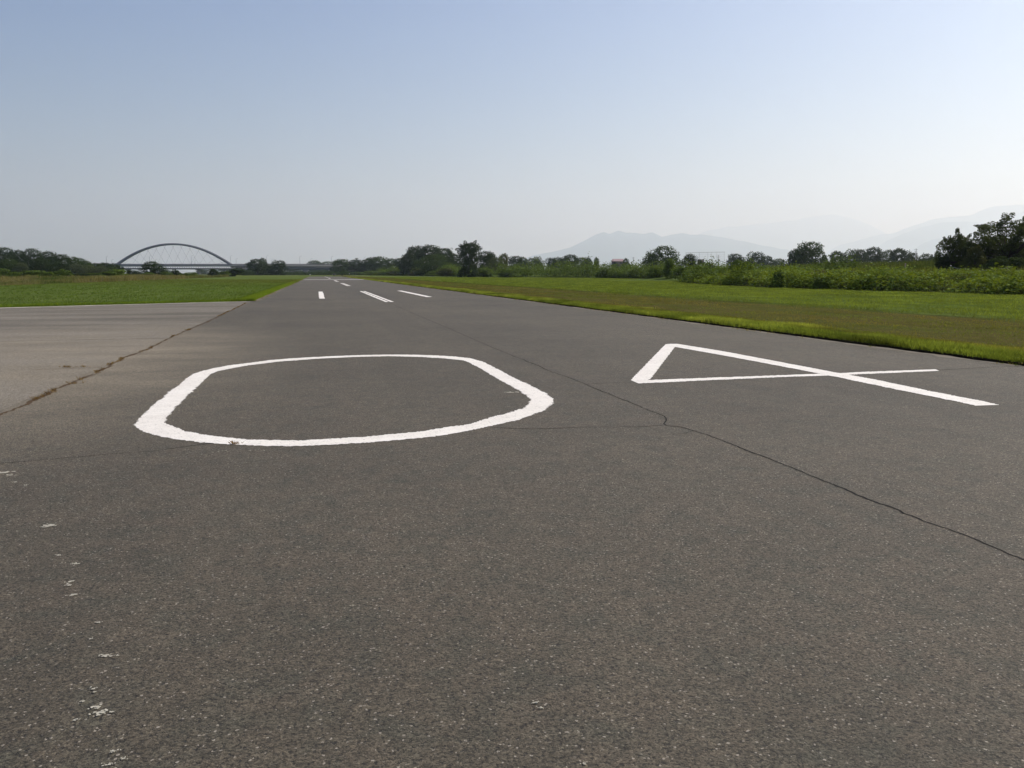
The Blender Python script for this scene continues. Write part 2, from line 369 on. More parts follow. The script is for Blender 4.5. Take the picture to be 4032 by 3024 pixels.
# cracks
def ribbon(name, pts, wd, mat, parent, jit=.02, step=.06, z=.002, wvar=.5, more=()):
    P = np.array([gnd(*p)[:2] for p in pts] + [np.array(q, float) for q in more]); s = np.r_[0, np.cumsum(np.linalg.norm(np.diff(P, axis=0), axis=1))]
    n = int(min(2500, max(20, s[-1] / step))); u = np.linspace(0, s[-1], n)
    c = np.c_[np.interp(u, s, P[:, 0]), np.interp(u, s, P[:, 1])]
    t = np.gradient(c, axis=0); t /= np.linalg.norm(t, axis=1)[:, None] + 1e-9; q = np.c_[-t[:, 1], t[:, 0]]
    off = jit * ((vnoise(u * 3.1, u * 0 + 4.4) - .5) * 1.6 + RNG.normal(size=n) * .25)
    W = wd * (1 - wvar + 2 * wvar * vnoise(u * 2.2, u * 0 + 7.7)) * (.75 + .5 * RNG.random(n)) / 2
    c = c + q * off[:, None]
    V = np.concatenate([np.c_[c + q * W[:, None], np.full(n, z)], np.c_[c - q * W[:, None], np.full(n, z)]])
    i = np.arange(n - 1); mesh_np(name, V, np.c_[i, i + n, i + n + 1, i + 1], mat, parent); return c
MAIN = [(1480,1174),(1522,1188),(1590,1217),(1640,1240),(1770,1294),(1897,1350),(1978,1384),(2046,1411),(2118,1440),(2168,1463),(2231,1483),(2295,1510),(2400,1553),(2521,1600),(2570,1622),(2614,1640),(2624,1655),(2608,1668),(2621,1677),(2680,1681),(2732,1696),(2798,1716),(2872,1744),(2938,1773),(2980,1788),(3027,1803),(3064,1821),(3138,1852),(3300,1917),(3433,1972),(3492,1991),(3580,2028),(3691,2072),(3802,2109),(3912,2157),(4032,2206),(4400,2365),(4900,2590)]
ribbon('crack', MAIN, .015, M['crack'], runway, .018, more=[(3.88, .2), (3.82, -2), (3.9, -6), (3.8, -12), (3.85, -29)])
ribbon('crack', [(1933,1681),(1978,1685),(2068,1689),(2204,1687),(2285,1683),(2400,1682),(2510,1681),(2606,1675)], .013, M['crack'], runway, .012)
ribbon('crack', [(2300,1513),(2400,1508),(2486,1507)], .014, M['crack'], runway, .012)
ribbon('crack', [(-300,1850),(0,1825),(163,1812),(325,1798),(488,1784),(597,1777),(705,1763),(803,1750),(870,1744)], .013, M['crack'], runway, .014)
ribbon('crack', [(3690,1458),(3900,1446),(4100,1440)], .02, M['crack'], runway, .02)
for (a, b, c_) in [((2732,1696),(2700,1706),(2640,1712)),((1770,1294),(1740,1300),(1690,1303))]:
    ribbon('crack', [a, b, c_], .006, M['crack'], runway, .012, .03)
JOINT = [(-1900,2520),(-1100,2140),(-500,1860),(-200,1722),(0,1630),(108,1589),(179,1554),(217,1535),(271,1511),(369,1473),(423,1446),(504,1402),(575,1378),(651,1340),(732,1302),(814,1269),(895,1229),(976,1190)]
jc = ribbon('soil_joint', JOINT, .055, M['joint'], runway, .05, .05, .0025, .7)
ribbon('crack', [(-200,1350),(0,1345),(271,1339),(651,1332)], .05, M['crack'], apron, .05)
ribbon('crack', [(542,1277),(700,1273),(800,1270)], .04, M['crack'], apron, .05)
ribbon('crack', [(136,1456),(270,1452),(395,1448)], .025, M['joint'], apron, .05)
ribbon('crack', [(-100,1287),(300,1280),(460,1276)], .03, M['crack'], apron, .05)
# pale splashes on the asphalt, lower left
sp_ = MB(); spots = [(15,1862,34),(40,1872,18),(200,2070,26),(180,2076,16),(230,2188,14),(298,2222,16),(278,2292,18),(272,2306,14),(290,2344,20),(388,2453,12),(355,2518,9),(415,2585,22),(462,2583,10),(368,2715,14),(372,2728,10),(328,2765,12),(383,2787,26),(398,2808,30),(440,2806,13),(295,2838,13),(445,2962,20),(487,2990,14),(432,3012,16),(2110,2770,20),(2130,2790,14),(2300,3010,14),(60,1900,10),(100,1912,10),
         (2036,1545,16),(2010,1546,22),(1990,1545,8),(860,1780,5),(890,1775,5),(985,1776,5),(1040,1775,5),(795,1790,4)]
for (x, y, r) in spots:
    c = gnd(x, y)[:2]; R_ = r / F * float(np.hypot(*c)) * 1.0
    for q in range(16):
        o = c + RNG.normal(size=2) * R_ * (.55, .32) * (q > 0); rr = R_ * (.42 if q == 0 else RNG.uniform(.04, .22)); n = 14
        th = np.linspace(0, 2 * math.pi, n, endpoint=False); ph = RNG.uniform(0, 6.28, 3); rad = rr * (1 + .25 * np.sin(2 * th + ph[0]) + .18 * np.sin(3 * th + ph[1]) + .12 * np.sin(5 * th + ph[2])) * RNG.uniform(.85, 1.15, n)
        zz = .0035 + .0002 * q
        V = np.r_[[[o[0], o[1], zz]], np.c_[o[0] + rad * np.cos(th), o[1] + rad * np.sin(th), np.full(n, zz)]]
        sp_.add(V, [(0, 1 + k, 1 + (k + 1) % n, 1 + (k + 2) % n) for k in range(0, n, 2)])
sp_.build('pale_splashes', M['splash'], runway)

# ------------------------------------------------------------------ ground, turf and the overgrown bank
TF_S = [-60, 50, 80, 100, 120, 140, 162, 180, 230, 280, 370, 470, 560, 700]
TF_T = [49, 48, 47, 50, 55, 63, 76, 83, 89, 86, 62, 60, 45, 40]
def front(s): return np.interp(s, TF_S, TF_T)
def bank(x, y):
    d = x - front(y); f = sst(120, 300, y)
    hump = 1.0 * np.exp(-((x - 74.5) ** 2 + (y - 169) ** 2) / 60.0)
    return (.7 * sst(0, 8, d) + 2.1 * sst(4, 65, d)) * (1 - sst(480, 640, y)) + hump
ground = tag(grid_sheet('ground', [-60000, -20000, -3000, -300, 0, 300, 3000, 20000, 60000], [-20000, -3000, -300, 0, 300, 1000, 3000, 20000, 60000], -.12,
                        soil('far_ground', (.055, .075, .028), (.085, .10, .04), .02)), 'flat green river plain reaching to the hills', 'ground', kind='structure')

def turf_mat():
    t = NT('turf'); x, y, z = t.xyz()
    n1 = t.noise(.25, 5, .6); n2 = t.noise(1.6, 4, .65); n3 = t.noise(14, 3, .7); n4 = t.noise(.9, 3, co=t.map(scale=(.5, .12, 1)))
    green = t.mix(t.mr(n1, .3, .7), (.078, .114, .028), (.122, .156, .042))
    green = t.mix(t.mr(n2, .4, .75, 0, .5), green, (.040, .070, .016))
    brown = t.mix(t.mr(n2, .3, .7), (.074, .066, .023), (.112, .095, .036))
    brown = t.mix(t.mr(n4, .4, .7, 0, .7), brown, (.070, .088, .022))
    xw = t.math('ADD', x, t.mr(n1, 0, 1, -2.2, 2.2))
    mown = t.math('MULTIPLY', t.mr(xw, 21.2, 22.8, 1, 0), t.mr(xw, 11, 14.0, 0, 1))
    c = t.mix(mown, green, brown); c = t.mix(t.math('MULTIPLY', t.mr(t.math('ABSOLUTE', t.math('SUBTRACT', xw, 22.0)), 0, .9, .7, 0, True), t.mr(n2, .3, .6)), c, (.034, .044, .016))
    c = t.mix(t.math('MULTIPLY', t.mr(t.math('ADD', x, t.mr(n2, 0, 1, -.15, .15)), RR + .12, RR + .22, 1, 0), t.mr(x, RR - .4, RR - .35)), c, (.020, .014, .009))
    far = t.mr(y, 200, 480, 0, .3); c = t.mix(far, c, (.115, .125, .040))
    c = t.mix(t.mr(n3, .4, .7, 0, .55), c, (.022, .030, .010))
    return t.pbsdf(c, .95, 0.0, normal=t.bump(n3, .05, .9))
M['turf'] = turf_mat()
# right field: follows the runway edge with a ragged lip and climbs into the bank
def field(name, edge_x, dirn, ys, offs, mat, label, zf=None):
    rows = []
    for y in ys:
        e = edge_x(y); lip = (.10 * (vnoise(y * 1.3, 2.2) - .5) + .10 * (vnoise(y * 5.1, 6.6) - .5)) * dirn
        row = [(e + lip, y, -.02), (e + lip, y, .035)]
        for o in offs[1:]:
            x = e + dirn * o; row.append((x, y, .035 + .03 * (vnoise(x * .4, y * .4) - .5) + (zf(x, y) if zf else 0)))
        rows.append(row)
    A = np.array(rows, float); ny, nx, _ = A.shape; i = (np.arange(nx - 1)[None] + nx * np.arange(ny - 1)[:, None]).ravel()
    return tag(mesh_np(name, A.reshape(-1, 3), np.c_[i, i + 1, i + nx + 1, i + nx], mat), label, 'turf', kind='structure')
ys_r = np.r_[np.arange(-30, 60, .25), np.arange(60, 130, .6), np.arange(130, 700, 4)]
offs_r = np.r_[0, .3, 1, 2, 4, 8, 14, 20, 26, 30, np.arange(33, 60, 1.5), np.arange(60, 130, 4), np.arange(140, 420, 20)]
field('turf', lambda y: RR if y < REND else np.interp(y, [REND, REND + .5], [RR, 4]), 1, ys_r, offs_r, M['turf'], 'mown grass verge and weedy bank right of the runway', lambda x, y: float(bank(x, y)))
ys_l = np.r_[np.arange(a_y0 + .02, 80, .25), np.arange(80, 150, .8), np.arange(150, 700, 4)]
field('turf', lambda y: RL if y < REND else np.interp(y, [REND, REND + .5], [RL, 4]), -1, ys_l, np.r_[0, .3, 1, 2, 4, 8, 14, 22, 32, 45, 60, 90, 140, 220, 400], M['turf'], 'green grass field left of the runway')
# wedge of left turf behind the apron's slanting edge
n = 300; u = np.linspace(0, 1, n); A0 = np.array([RL, a_y0]); P = A0 + (AFAR - A0) * u[:, None]
lip = .12 * (vnoise(u * 90, u * 0 + 1) - .5) + .08 * (vnoise(u * 400, u * 0 + 3) - .5)
P = P - nrm * lip[:, None]
V = np.concatenate([np.c_[P, np.full(n, -.02)], np.c_[P, np.full(n, .035)], np.c_[P[:, 0], np.full(n, a_y0 + .05), np.full(n, .033)]])
i = np.arange(n - 1); tag(mesh_np('turf', V, np.r_[np.c_[i, i + n, i + n + 1, i + 1], np.c_[i + n, i + 2 * n, i + 2 * n + 1, i + n + 1]], M['turf']),
                          'grass behind the slanting edge of the apron', 'turf', kind='structure')

# ------------------------------------------------------------------ mountains
def mountain(name, prof, d, depth, label, mat, seed):
    xs = np.array([p[0] for p in prof], float); ys_ = np.array([p[1] for p in prof], float)
    px = np.linspace(xs[0], xs[-1], 160); k = np.arange(160)
    py = np.interp(px, xs, ys_) + (fbm(px * .03, px * 0 + seed, 4) - .5) * 7
    top = np.array([at(a, b, d) for a, b in zip(px, py)]); back = FWD * depth
    rows = []
    for f in np.linspace(-1, 1, 17):
        h = (1 - abs(f) ** 1.15); p = top.copy(); p += back * f
        wob = (fbm(k * .12 + 3 * f, k * 0 + seed + 2 * f, 4) - .5) * .55 * (1 - h) * h * 4
        p[:, 2] = -200 + (top[:, 2] + 200) * np.clip(h + wob * .35, 0, 1.0); rows.append(p)
    A = np.array(rows); ny, nx, _ = A.shape; i = (np.arange(nx - 1)[None] + nx * np.arange(ny - 1)[:, None]).ravel()
    return tag(mesh_np(name, A.reshape(-1, 3), np.c_[i, i + 1, i + nx + 1, i + nx], mat, smooth=True), label, 'mountain', kind='structure')
M['forest'] = soil('forest_slope', (.030, .045, .022), (.05, .062, .032), .002)
mountain('mountain', [(1950,1080),(2060,1020),(2081,1012),(2135,998),(2208,985),(2243,976),(2294,951),(2344,925),(2379,914),(2398,920),(2433,909),(2485,917),(2533,923),(2571,916),(2606,934),(2637,926),(2682,918),(2716,925),(2764,922),(2830,932),(2950,955),(3100,985),(3300,1030),(3400,1080)],
         33000, 6000, 'pale blue twin peaked mountain above the middle of the thicket', M['forest'], 1.3)
mountain('mountain', [(2500,1040),(2700,940),(2795,906),(2875,893),(3000,880),(3120,868),(3200,852),(3281,844),(3340,856),(3420,885),(3500,925),(3600,985),(3800,1070)],
         52000, 6000, 'faintest broad ridge behind the other mountains', M['forest'], 4.1)
mountain('mountain', [(3150,1060),(3300,968),(3400,940),(3468,923),(3522,918),(3600,886),(3686,861),(3757,853),(3814,848),(3843,837),(3914,813),(3971,810),(4032,804),(4150,780),(4400,800),(4700,1000)],
         38000, 6000, 'high pale ridge rising towards the right edge', M['forest'], 7.7)
mountain('mountain', [(3330,1060),(3457,974),(3494,946),(3557,920),(3628,894),(3686,881),(3757,873),(3828,873),(3900,882),(3950,872),(3986,857),(4006,841),(4032,833),(4150,800),(4300,850),(4500,1040)],
         32000, 4500, 'blue grey ridge in front of the high pale ridge', M['forest'], 2.9)
mountain('mountain', [(3500,1060),(3606,977),(3643,954),(3671,943),(3714,941),(3780,950),(3860,970),(3950,1000),(4100,1060)],
         26500, 3500, 'nearest low hill left of the big right hand trees', M['forest'], 9.2)

# ------------------------------------------------------------------ haze
hz = MB().box((0, 22000, 1890), (140000, 96000, 3820)).build('haze', None); hz['kind'] = 'stuff'; hz['label'] = 'thin pale summer haze over the plain'
hm = bpy.data.materials.new('haze'); hm.use_nodes = True; ht = hm.node_tree; ht.nodes.clear()
ho = ht.nodes.new('ShaderNodeOutputMaterial'); hv = ht.nodes.new('ShaderNodeVolumePrincipled')
hv.inputs['Color'].default_value = (.77, .885, 1.0, 1); hv.inputs['Density'].default_value = HAZE; hv.inputs['Anisotropy'].default_value = .50; hv.inputs['Absorption Color'].default_value = (1, 1, 1, 1)
ht.links.new(hv.outputs[0], ho.inputs['Volume']); hz.data.materials.append(hm)

# ------------------------------------------------------------------ foliage builders
def leaf_cards(P, N, size, rng, aspect=.62):
    """diamond leaf faces at P facing N (random roll), folded a little"""
    n = len(P); N = N / (np.linalg.norm(N, axis=1)[:, None] + 1e-9)
    r = rng.normal(size=(n, 3)); a = np.cross(N, r); a /= np.linalg.norm(a, axis=1)[:, None] + 1e-9; b = np.cross(N, a)
    s = np.asarray(size)[:, None]
    v0 = P - a * s * .5; v2 = P + a * s * .5 - N * s * .12
    v1 = P + b * s * aspect * .5 + N * s * .06 + a * s * .05; v3 = P - b * s * aspect * .5 + N * s * .06 + a * s * .05
    V = np.stack([v0, v1, v2, v3], 1).reshape(-1, 3); return V, np.arange(4 * n).reshape(n, 4)
def crown(seed, shape, nclump, nleaf, leaf, clump=(.16, .30), tufts=0, squash=.8, shoots=0):
    """unit crown: base z=0..1 tall, half width .5; returns leaf V,Q and clump centres"""
    rng = np.random.default_rng(seed); C = []; R = []
    while len(C) < nclump:
        z = rng.uniform(shape['z0'], .90); p = rng.normal(size=2); p /= np.linalg.norm(p) + 1e-9
        prof = np.interp(z, shape['pz'], shape['pw']); q = prof * math.sqrt(rng.uniform(.02, 1.0)) * .9
        r = rng.uniform(*clump) * (.6 + .5 * prof / .5)
        C.append((p[0] * max(q - r * .55, 0), p[1] * max(q - r * .55, 0), min(z, 1 - r * squash))); R.append(r)
    C = np.array(C); R = np.array(R)
    if shoots:                                              # long sprays of leaves that reach out of the crown
        for k in range(shoots):
            j = rng.integers(nclump); d = C[j] - np.array([0, 0, .35]); d = d / (np.linalg.norm(d) + 1e-9) + rng.normal(size=3) * .35; d[2] = abs(d[2]) + .25; d /= np.linalg.norm(d)
            p = C[j] + d * R[j] * .7; r = .045
            for q in range(4):
                p = p + d * r * 1.05 + rng.normal(size=3) * .006; C = np.r_[C, [p]]; R = np.r_[R, r]; r *= .82
    for k in range(tufts):                                  # shoots that break the outline
        j = rng.integers(nclump); d = rng.normal(size=3); d[2] = abs(d[2]) * .8 + .25; d /= np.linalg.norm(d)
        C = np.r_[C, [C[j] + d * R[j] * 1.1]]; R = np.r_[R, R[j] * rng.uniform(.22, .38)]
    wts = R ** 2; idx = rng.choice(len(R), nleaf, p=wts / wts.sum())
    d = rng.normal(size=(nleaf, 3)); d /= np.linalg.norm(d, axis=1)[:, None]
    lump = 1 + .22 * np.sin(d[:, 0] * 5 + idx) * np.sin(d[:, 1] * 6 + 2 * idx) * np.sin(d[:, 2] * 5 + idx * .7)
    rr = R[idx] * rng.uniform(.55, 1.08, nleaf) ** .5 * lump
    P = C[idx] + d * rr[:, None] * np.array([1, 1, squash])
    keep = np.ones(nleaf, bool)
    for j in range(len(R)):                                 # drop leaves deep inside a clump
        e = (P - C[j]) / np.array([1, 1, squash]); keep &= ~((np.einsum('ij,ij->i', e, e) < (R[j] * .5) ** 2))
    keep &= P[:, 2] > .01
    P = P[keep]; d = d[keep]; N = d * .8 + rng.normal(size=P.shape) * .55 + np.array([0, 0, .35])
    ax = np.percentile(np.abs(P[:, 0]), 98.5), np.percentile(np.abs(P[:, 1]), 98.5); f = .5 / np.array([(ax[0] + ax[1]) / 2] * 2 + [1e9])
    f[2] = .985 / np.percentile(P[:, 2], 99.8); P = P * f; C = C * f; R = R * f[0]
    V, Q = leaf_cards(P, N, leaf * rng.uniform(.6, 1.35, len(P)), rng)
    return V, Q, C, R
SH = dict(
    round=dict(z0=.10, pz=[0, .2, .45, .7, .9, 1], pw=[.42, .47, .5, .44, .28, .08]),
    broad=dict(z0=.07, pz=[0, .15, .4, .65, .85, 1], pw=[.47, .5, .5, .42, .28, .10]),
    tall=dict(z0=.07, pz=[0, .2, .5, .75, .9, 1], pw=[.42, .47, .5, .46, .34, .16]),
    bush=dict(z0=.06, pz=[0, .2, .5, .8, 1], pw=[.45, .5, .46, .32, .1]),
    airy=dict(z0=.10, pz=[0, .2, .45, .7, .85, 1], pw=[.30, .42, .5, .44, .30, .10]),
    dome=dict(z0=.08, pz=[0, .15, .35, .6, .8, 1], pw=[.46, .5, .5, .42, .30, .08]))
protos = {}
def proto(key, seed, shape, ncl, nl, leaf, tufts, clump=(.14, .26), trunk=True):
    V, Q, C, R = crown(seed, SH[shape], ncl, nl, leaf, clump, tufts)
    tm = MB(); tm.tube([(0, 0, -.03), (.005, .004, .12), (-.008, .006, .3), (.0, .0, .6)], [.034, .026, .02, .008], 7)
    rng = np.random.default_rng(seed + 99)
    for c in C[:10 if trunk else 4]:
        z0 = min(.12 + .3 * rng.random(), c[2] * .8); m = np.array([c[0] * .45, c[1] * .45, z0 + (c[2] - z0) * .45])
        tm.tube([(0, 0, z0), m, c], [.013, .009, .004], 5)
    protos[key] = (V, Q, tm)
for i, (sh, ncl, nl, lf, tf) in enumerate([('round', 30, 11000, .048, 5), ('broad', 34, 11000, .044, 4), ('tall', 30, 10000, .046, 7),
                                           ('dome', 36, 11500, .044, 4), ('round', 24, 9500, .048, 10), ('broad', 40, 11500, .042, 10)]):
    proto('t%d' % i, 20 + i, sh, ncl, nl, lf, tf)
for i, nl in enumerate((3600, 4200, 3800)): proto('b%d' % i, 60 + i, 'bush', 14, nl, .075, 10, (.16, .28), False)
_mesh = {}
def tree(kind, label, cat, px, half, ytop, d, key, mat, base=0.0, group=None, rz=None, depth=1.0):
    """a tree or bush standing d metres ahead, as wide and tall as the photograph shows it"""
    top = at(px, ytop, d); h = (top[2] - base) * 1.02; wd = 2 * hw(half, d) * (1.16 if d < 450 else 1.34)
    k = (key, mat)
    if k not in _mesh:
        V, Q, tm = protos[key]
        c = mesh_np('crown', V, Q, M[mat]); t = tm.build('trunk', M['bark']); _mesh[k] = (c.data, t.data)
        bpy.data.objects.remove(c); bpy.data.objects.remove(t)
    o = empty(kind, (top[0], top[1], base - .05), random.uniform(0, 6.28) if rz is None else rz, label=label, cat=cat, group=group)
    o.scale = (wd, wd * depth, h)
    for nm, me in zip(('crown', 'trunk'), _mesh[k]):
        c = bpy.data.objects.new(nm, me); COL.objects.link(c); c.parent = o
    return o

# ------------------------------------------------------------------ trees (px, half width, top row, distance)
GW = 'trees of the wood left of the arch bridge'
for (px, hf, yt, d, k, m, lb) in [
    (12, 46, 975, 400, 't1', 'leaf_dark', 'tall dark tree cut by the left edge of the photo'),
    (68, 40, 985, 425, 't3', 'leaf_dark', 'dark tree in a slight dip of the wood, second from the left edge'),
    (124, 48, 979, 405, 't5', 'leaf_dark', 'broad dark tree making the second hump of the wood'),
    (188, 42, 990, 415, 't0', 'leaf_dark', 'rounded dark tree right of the second hump of the wood'),
    (243, 38, 1002, 405, 't1', 'leaf_dark', 'dark tree halfway down the sloping outline of the wood'),
    (289, 36, 1012, 412, 't4', 'leaf_mid', 'greener tufted tree on the sloping outline of the wood'),
    (331, 32, 1026, 405, 't3', 'leaf_mid', 'green rounded tree at the foot of the sloping outline'),
    (373, 34, 1036, 430, 't0', 'leaf_dark', 'low dark tree between the sloping wood and the bridge'),
    (412, 28, 1034, 440, 't4', 'leaf_dark', 'low tree with a small tuft on top, left of the arch foot'),
    (448, 30, 1037, 450, 't2', 'leaf_dark', 'dark tree hiding the left foot of the arch'),
    (82, 26, 1033, 330, 't0', 'leaf_pale', 'small pale rounded tree in front of the dark wood'),
    (30, 44, 1020, 350, 't3', 'leaf_mid', 'mid green tree below the tall tree at the left edge'),
    (158, 46, 1018, 350, 't1', 'leaf_dark', 'dark tree low in the middle of the wood'),
    (232, 44, 1028, 345, 't5', 'leaf_dark', 'darkest low tree of the wood behind the bright bushes'),
    (300, 36, 1036, 345, 't2', 'leaf_pale', 'grey green tree in front of the sloping wood'),
    (352, 34, 1044, 350, 't5', 'leaf_pale', 'pale tree right of the grey green tree of the wood'),
    (402, 26, 1047, 352, 't0', 'leaf_pale', 'silvery round tree nearest the bridge'),
    (442, 26, 1052, 355, 't1', 'leaf_mid', 'green tree below the left foot of the arch')]:
    tree('broadleaf_tree', lb, 'tree', px, hf, yt, d, k, m, group=GW)
for (px, hf, yt, d, k, m, lb) in [
    (6, 36, 1056, 225, 'b0', 'scrub', 'bright bush at the left edge below the wood'),
    (62, 34, 1070, 220, 'b1', 'scrub', 'low green bush below the small pale tree'),
    (135, 46, 1064, 215, 'b2', 'scrub', 'wide green bush in front of the wood'),
    (190, 34, 1070, 205, 'b0', 'scrub', 'dark green bush left of the brightest bush'),
    (243, 38, 1060, 205, 'b1', 'scrub', 'brightest tall bush in front of the wood'),
    (310, 40, 1076, 240, 'b2', 'leaf_dark', 'dark low bush under the grey green tree'),
    (372, 40, 1074, 250, 'b0', 'scrub', 'low bush under the silvery tree'),
    (420, 34, 1066, 260, 'b1', 'scrub', 'yellowish bush left of the deck gap'),
    (462, 32, 1060, 270, 'b2', 'scrub', 'bush right below the arch foot'),
    (520, 34, 1064, 300, 'b0', 'leaf_dark', 'dark bush under the lower bridge'),
    (575, 30, 1072, 300, 'b1', 'scrub', 'low bush left of the big brown bush'),
    (650, 26, 1070, 320, 'b2', 'scrub', 'low bush right of the big brown bush'),
    (694, 18, 1061, 340, 'b1', 'leaf_dark', 'small dark bush left of the bridge pier'),
    (752, 40, 1072, 330, 'b0', 'scrub', 'spreading pale bush in front of the bridge pier'),
    (836, 19, 1058, 360, 'b2', 'leaf_dark', 'small dark bush right of the bridge pier'),
    (885, 24, 1068, 370, 'b0', 'scrub', 'low bush between the pier and the twin trees'),
    (925, 32, 1054, 400, 'b1', 'leaf_dark', 'dark bush below the right foot of the arch')]:
    tree('bush', lb, 'bush', px, hf, yt, d, k, m, group='bushes along the far side of the left field')
tree('bush', 'big brownish dark bush in front of the bridge deck', 'bush', 596, 42, 1029, 330, 't5', 'leaf_dark')
GC = 'trees between the bridge and the runway end'
for (px, hf, yt, d, k, m, lb) in [
    (1012, 38, 1020, 650, 't3', 'leaf_dark', 'bigger of the twin dark trees in front of the viaduct'),
    (1031, 16, 1016, 660, 't0', 'leaf_dark', 'small crown rising behind the bigger twin tree'),
    (1088, 27, 1025, 645, 't0', 'leaf_dark', 'smaller rounded twin tree in front of the viaduct'),
    (1060, 22, 1046, 690, 't1', 'leaf_mid', 'low tree filling the gap between the twin trees'),
    (975, 18, 1062, 620, 't2', 'leaf_mid', 'low shrubby tree left of the twin trees')]:
    tree('broadleaf_tree', lb, 'tree', px, hf, yt, d, k, m, group=GC)
for (px, hf, yt, d, k, lb) in [
    (1240, 34, 1026, 1350, 't3', 'hazy rounded tree behind the viaduct'), (1290, 36, 1030, 1350, 't5', 'hazy flat tree behind the viaduct beside the lamp'),
    (1330, 30, 1027, 1300, 't1', 'hazy tree joining the viaduct to the dark tree line'), (800, 24, 1061, 1500, 't1', 'hazy tree seen under the bridge right of the pier'),
    (650, 30, 1063, 1500, 't3', 'hazy tree seen under the bridge left of the pier'), (880, 30, 1056, 1480, 't5', 'hazy tree under the right end of the arch'),
    (960, 40, 1052, 1480, 't0', 'hazy tree under the viaduct left of the twin trees'), (1150, 44, 1058, 1300, 't1', 'hazy tree under the viaduct right of the twin trees'),
    (1230, 40, 1056, 1280, 't3', 'hazy low tree under the middle of the viaduct')]:
    tree('broadleaf_tree', lb, 'tree', px, hf, yt, d, k, 'leaf_mid', group='hazy trees beyond the bridge')
GM = 'trees of the dark line right of the runway end'
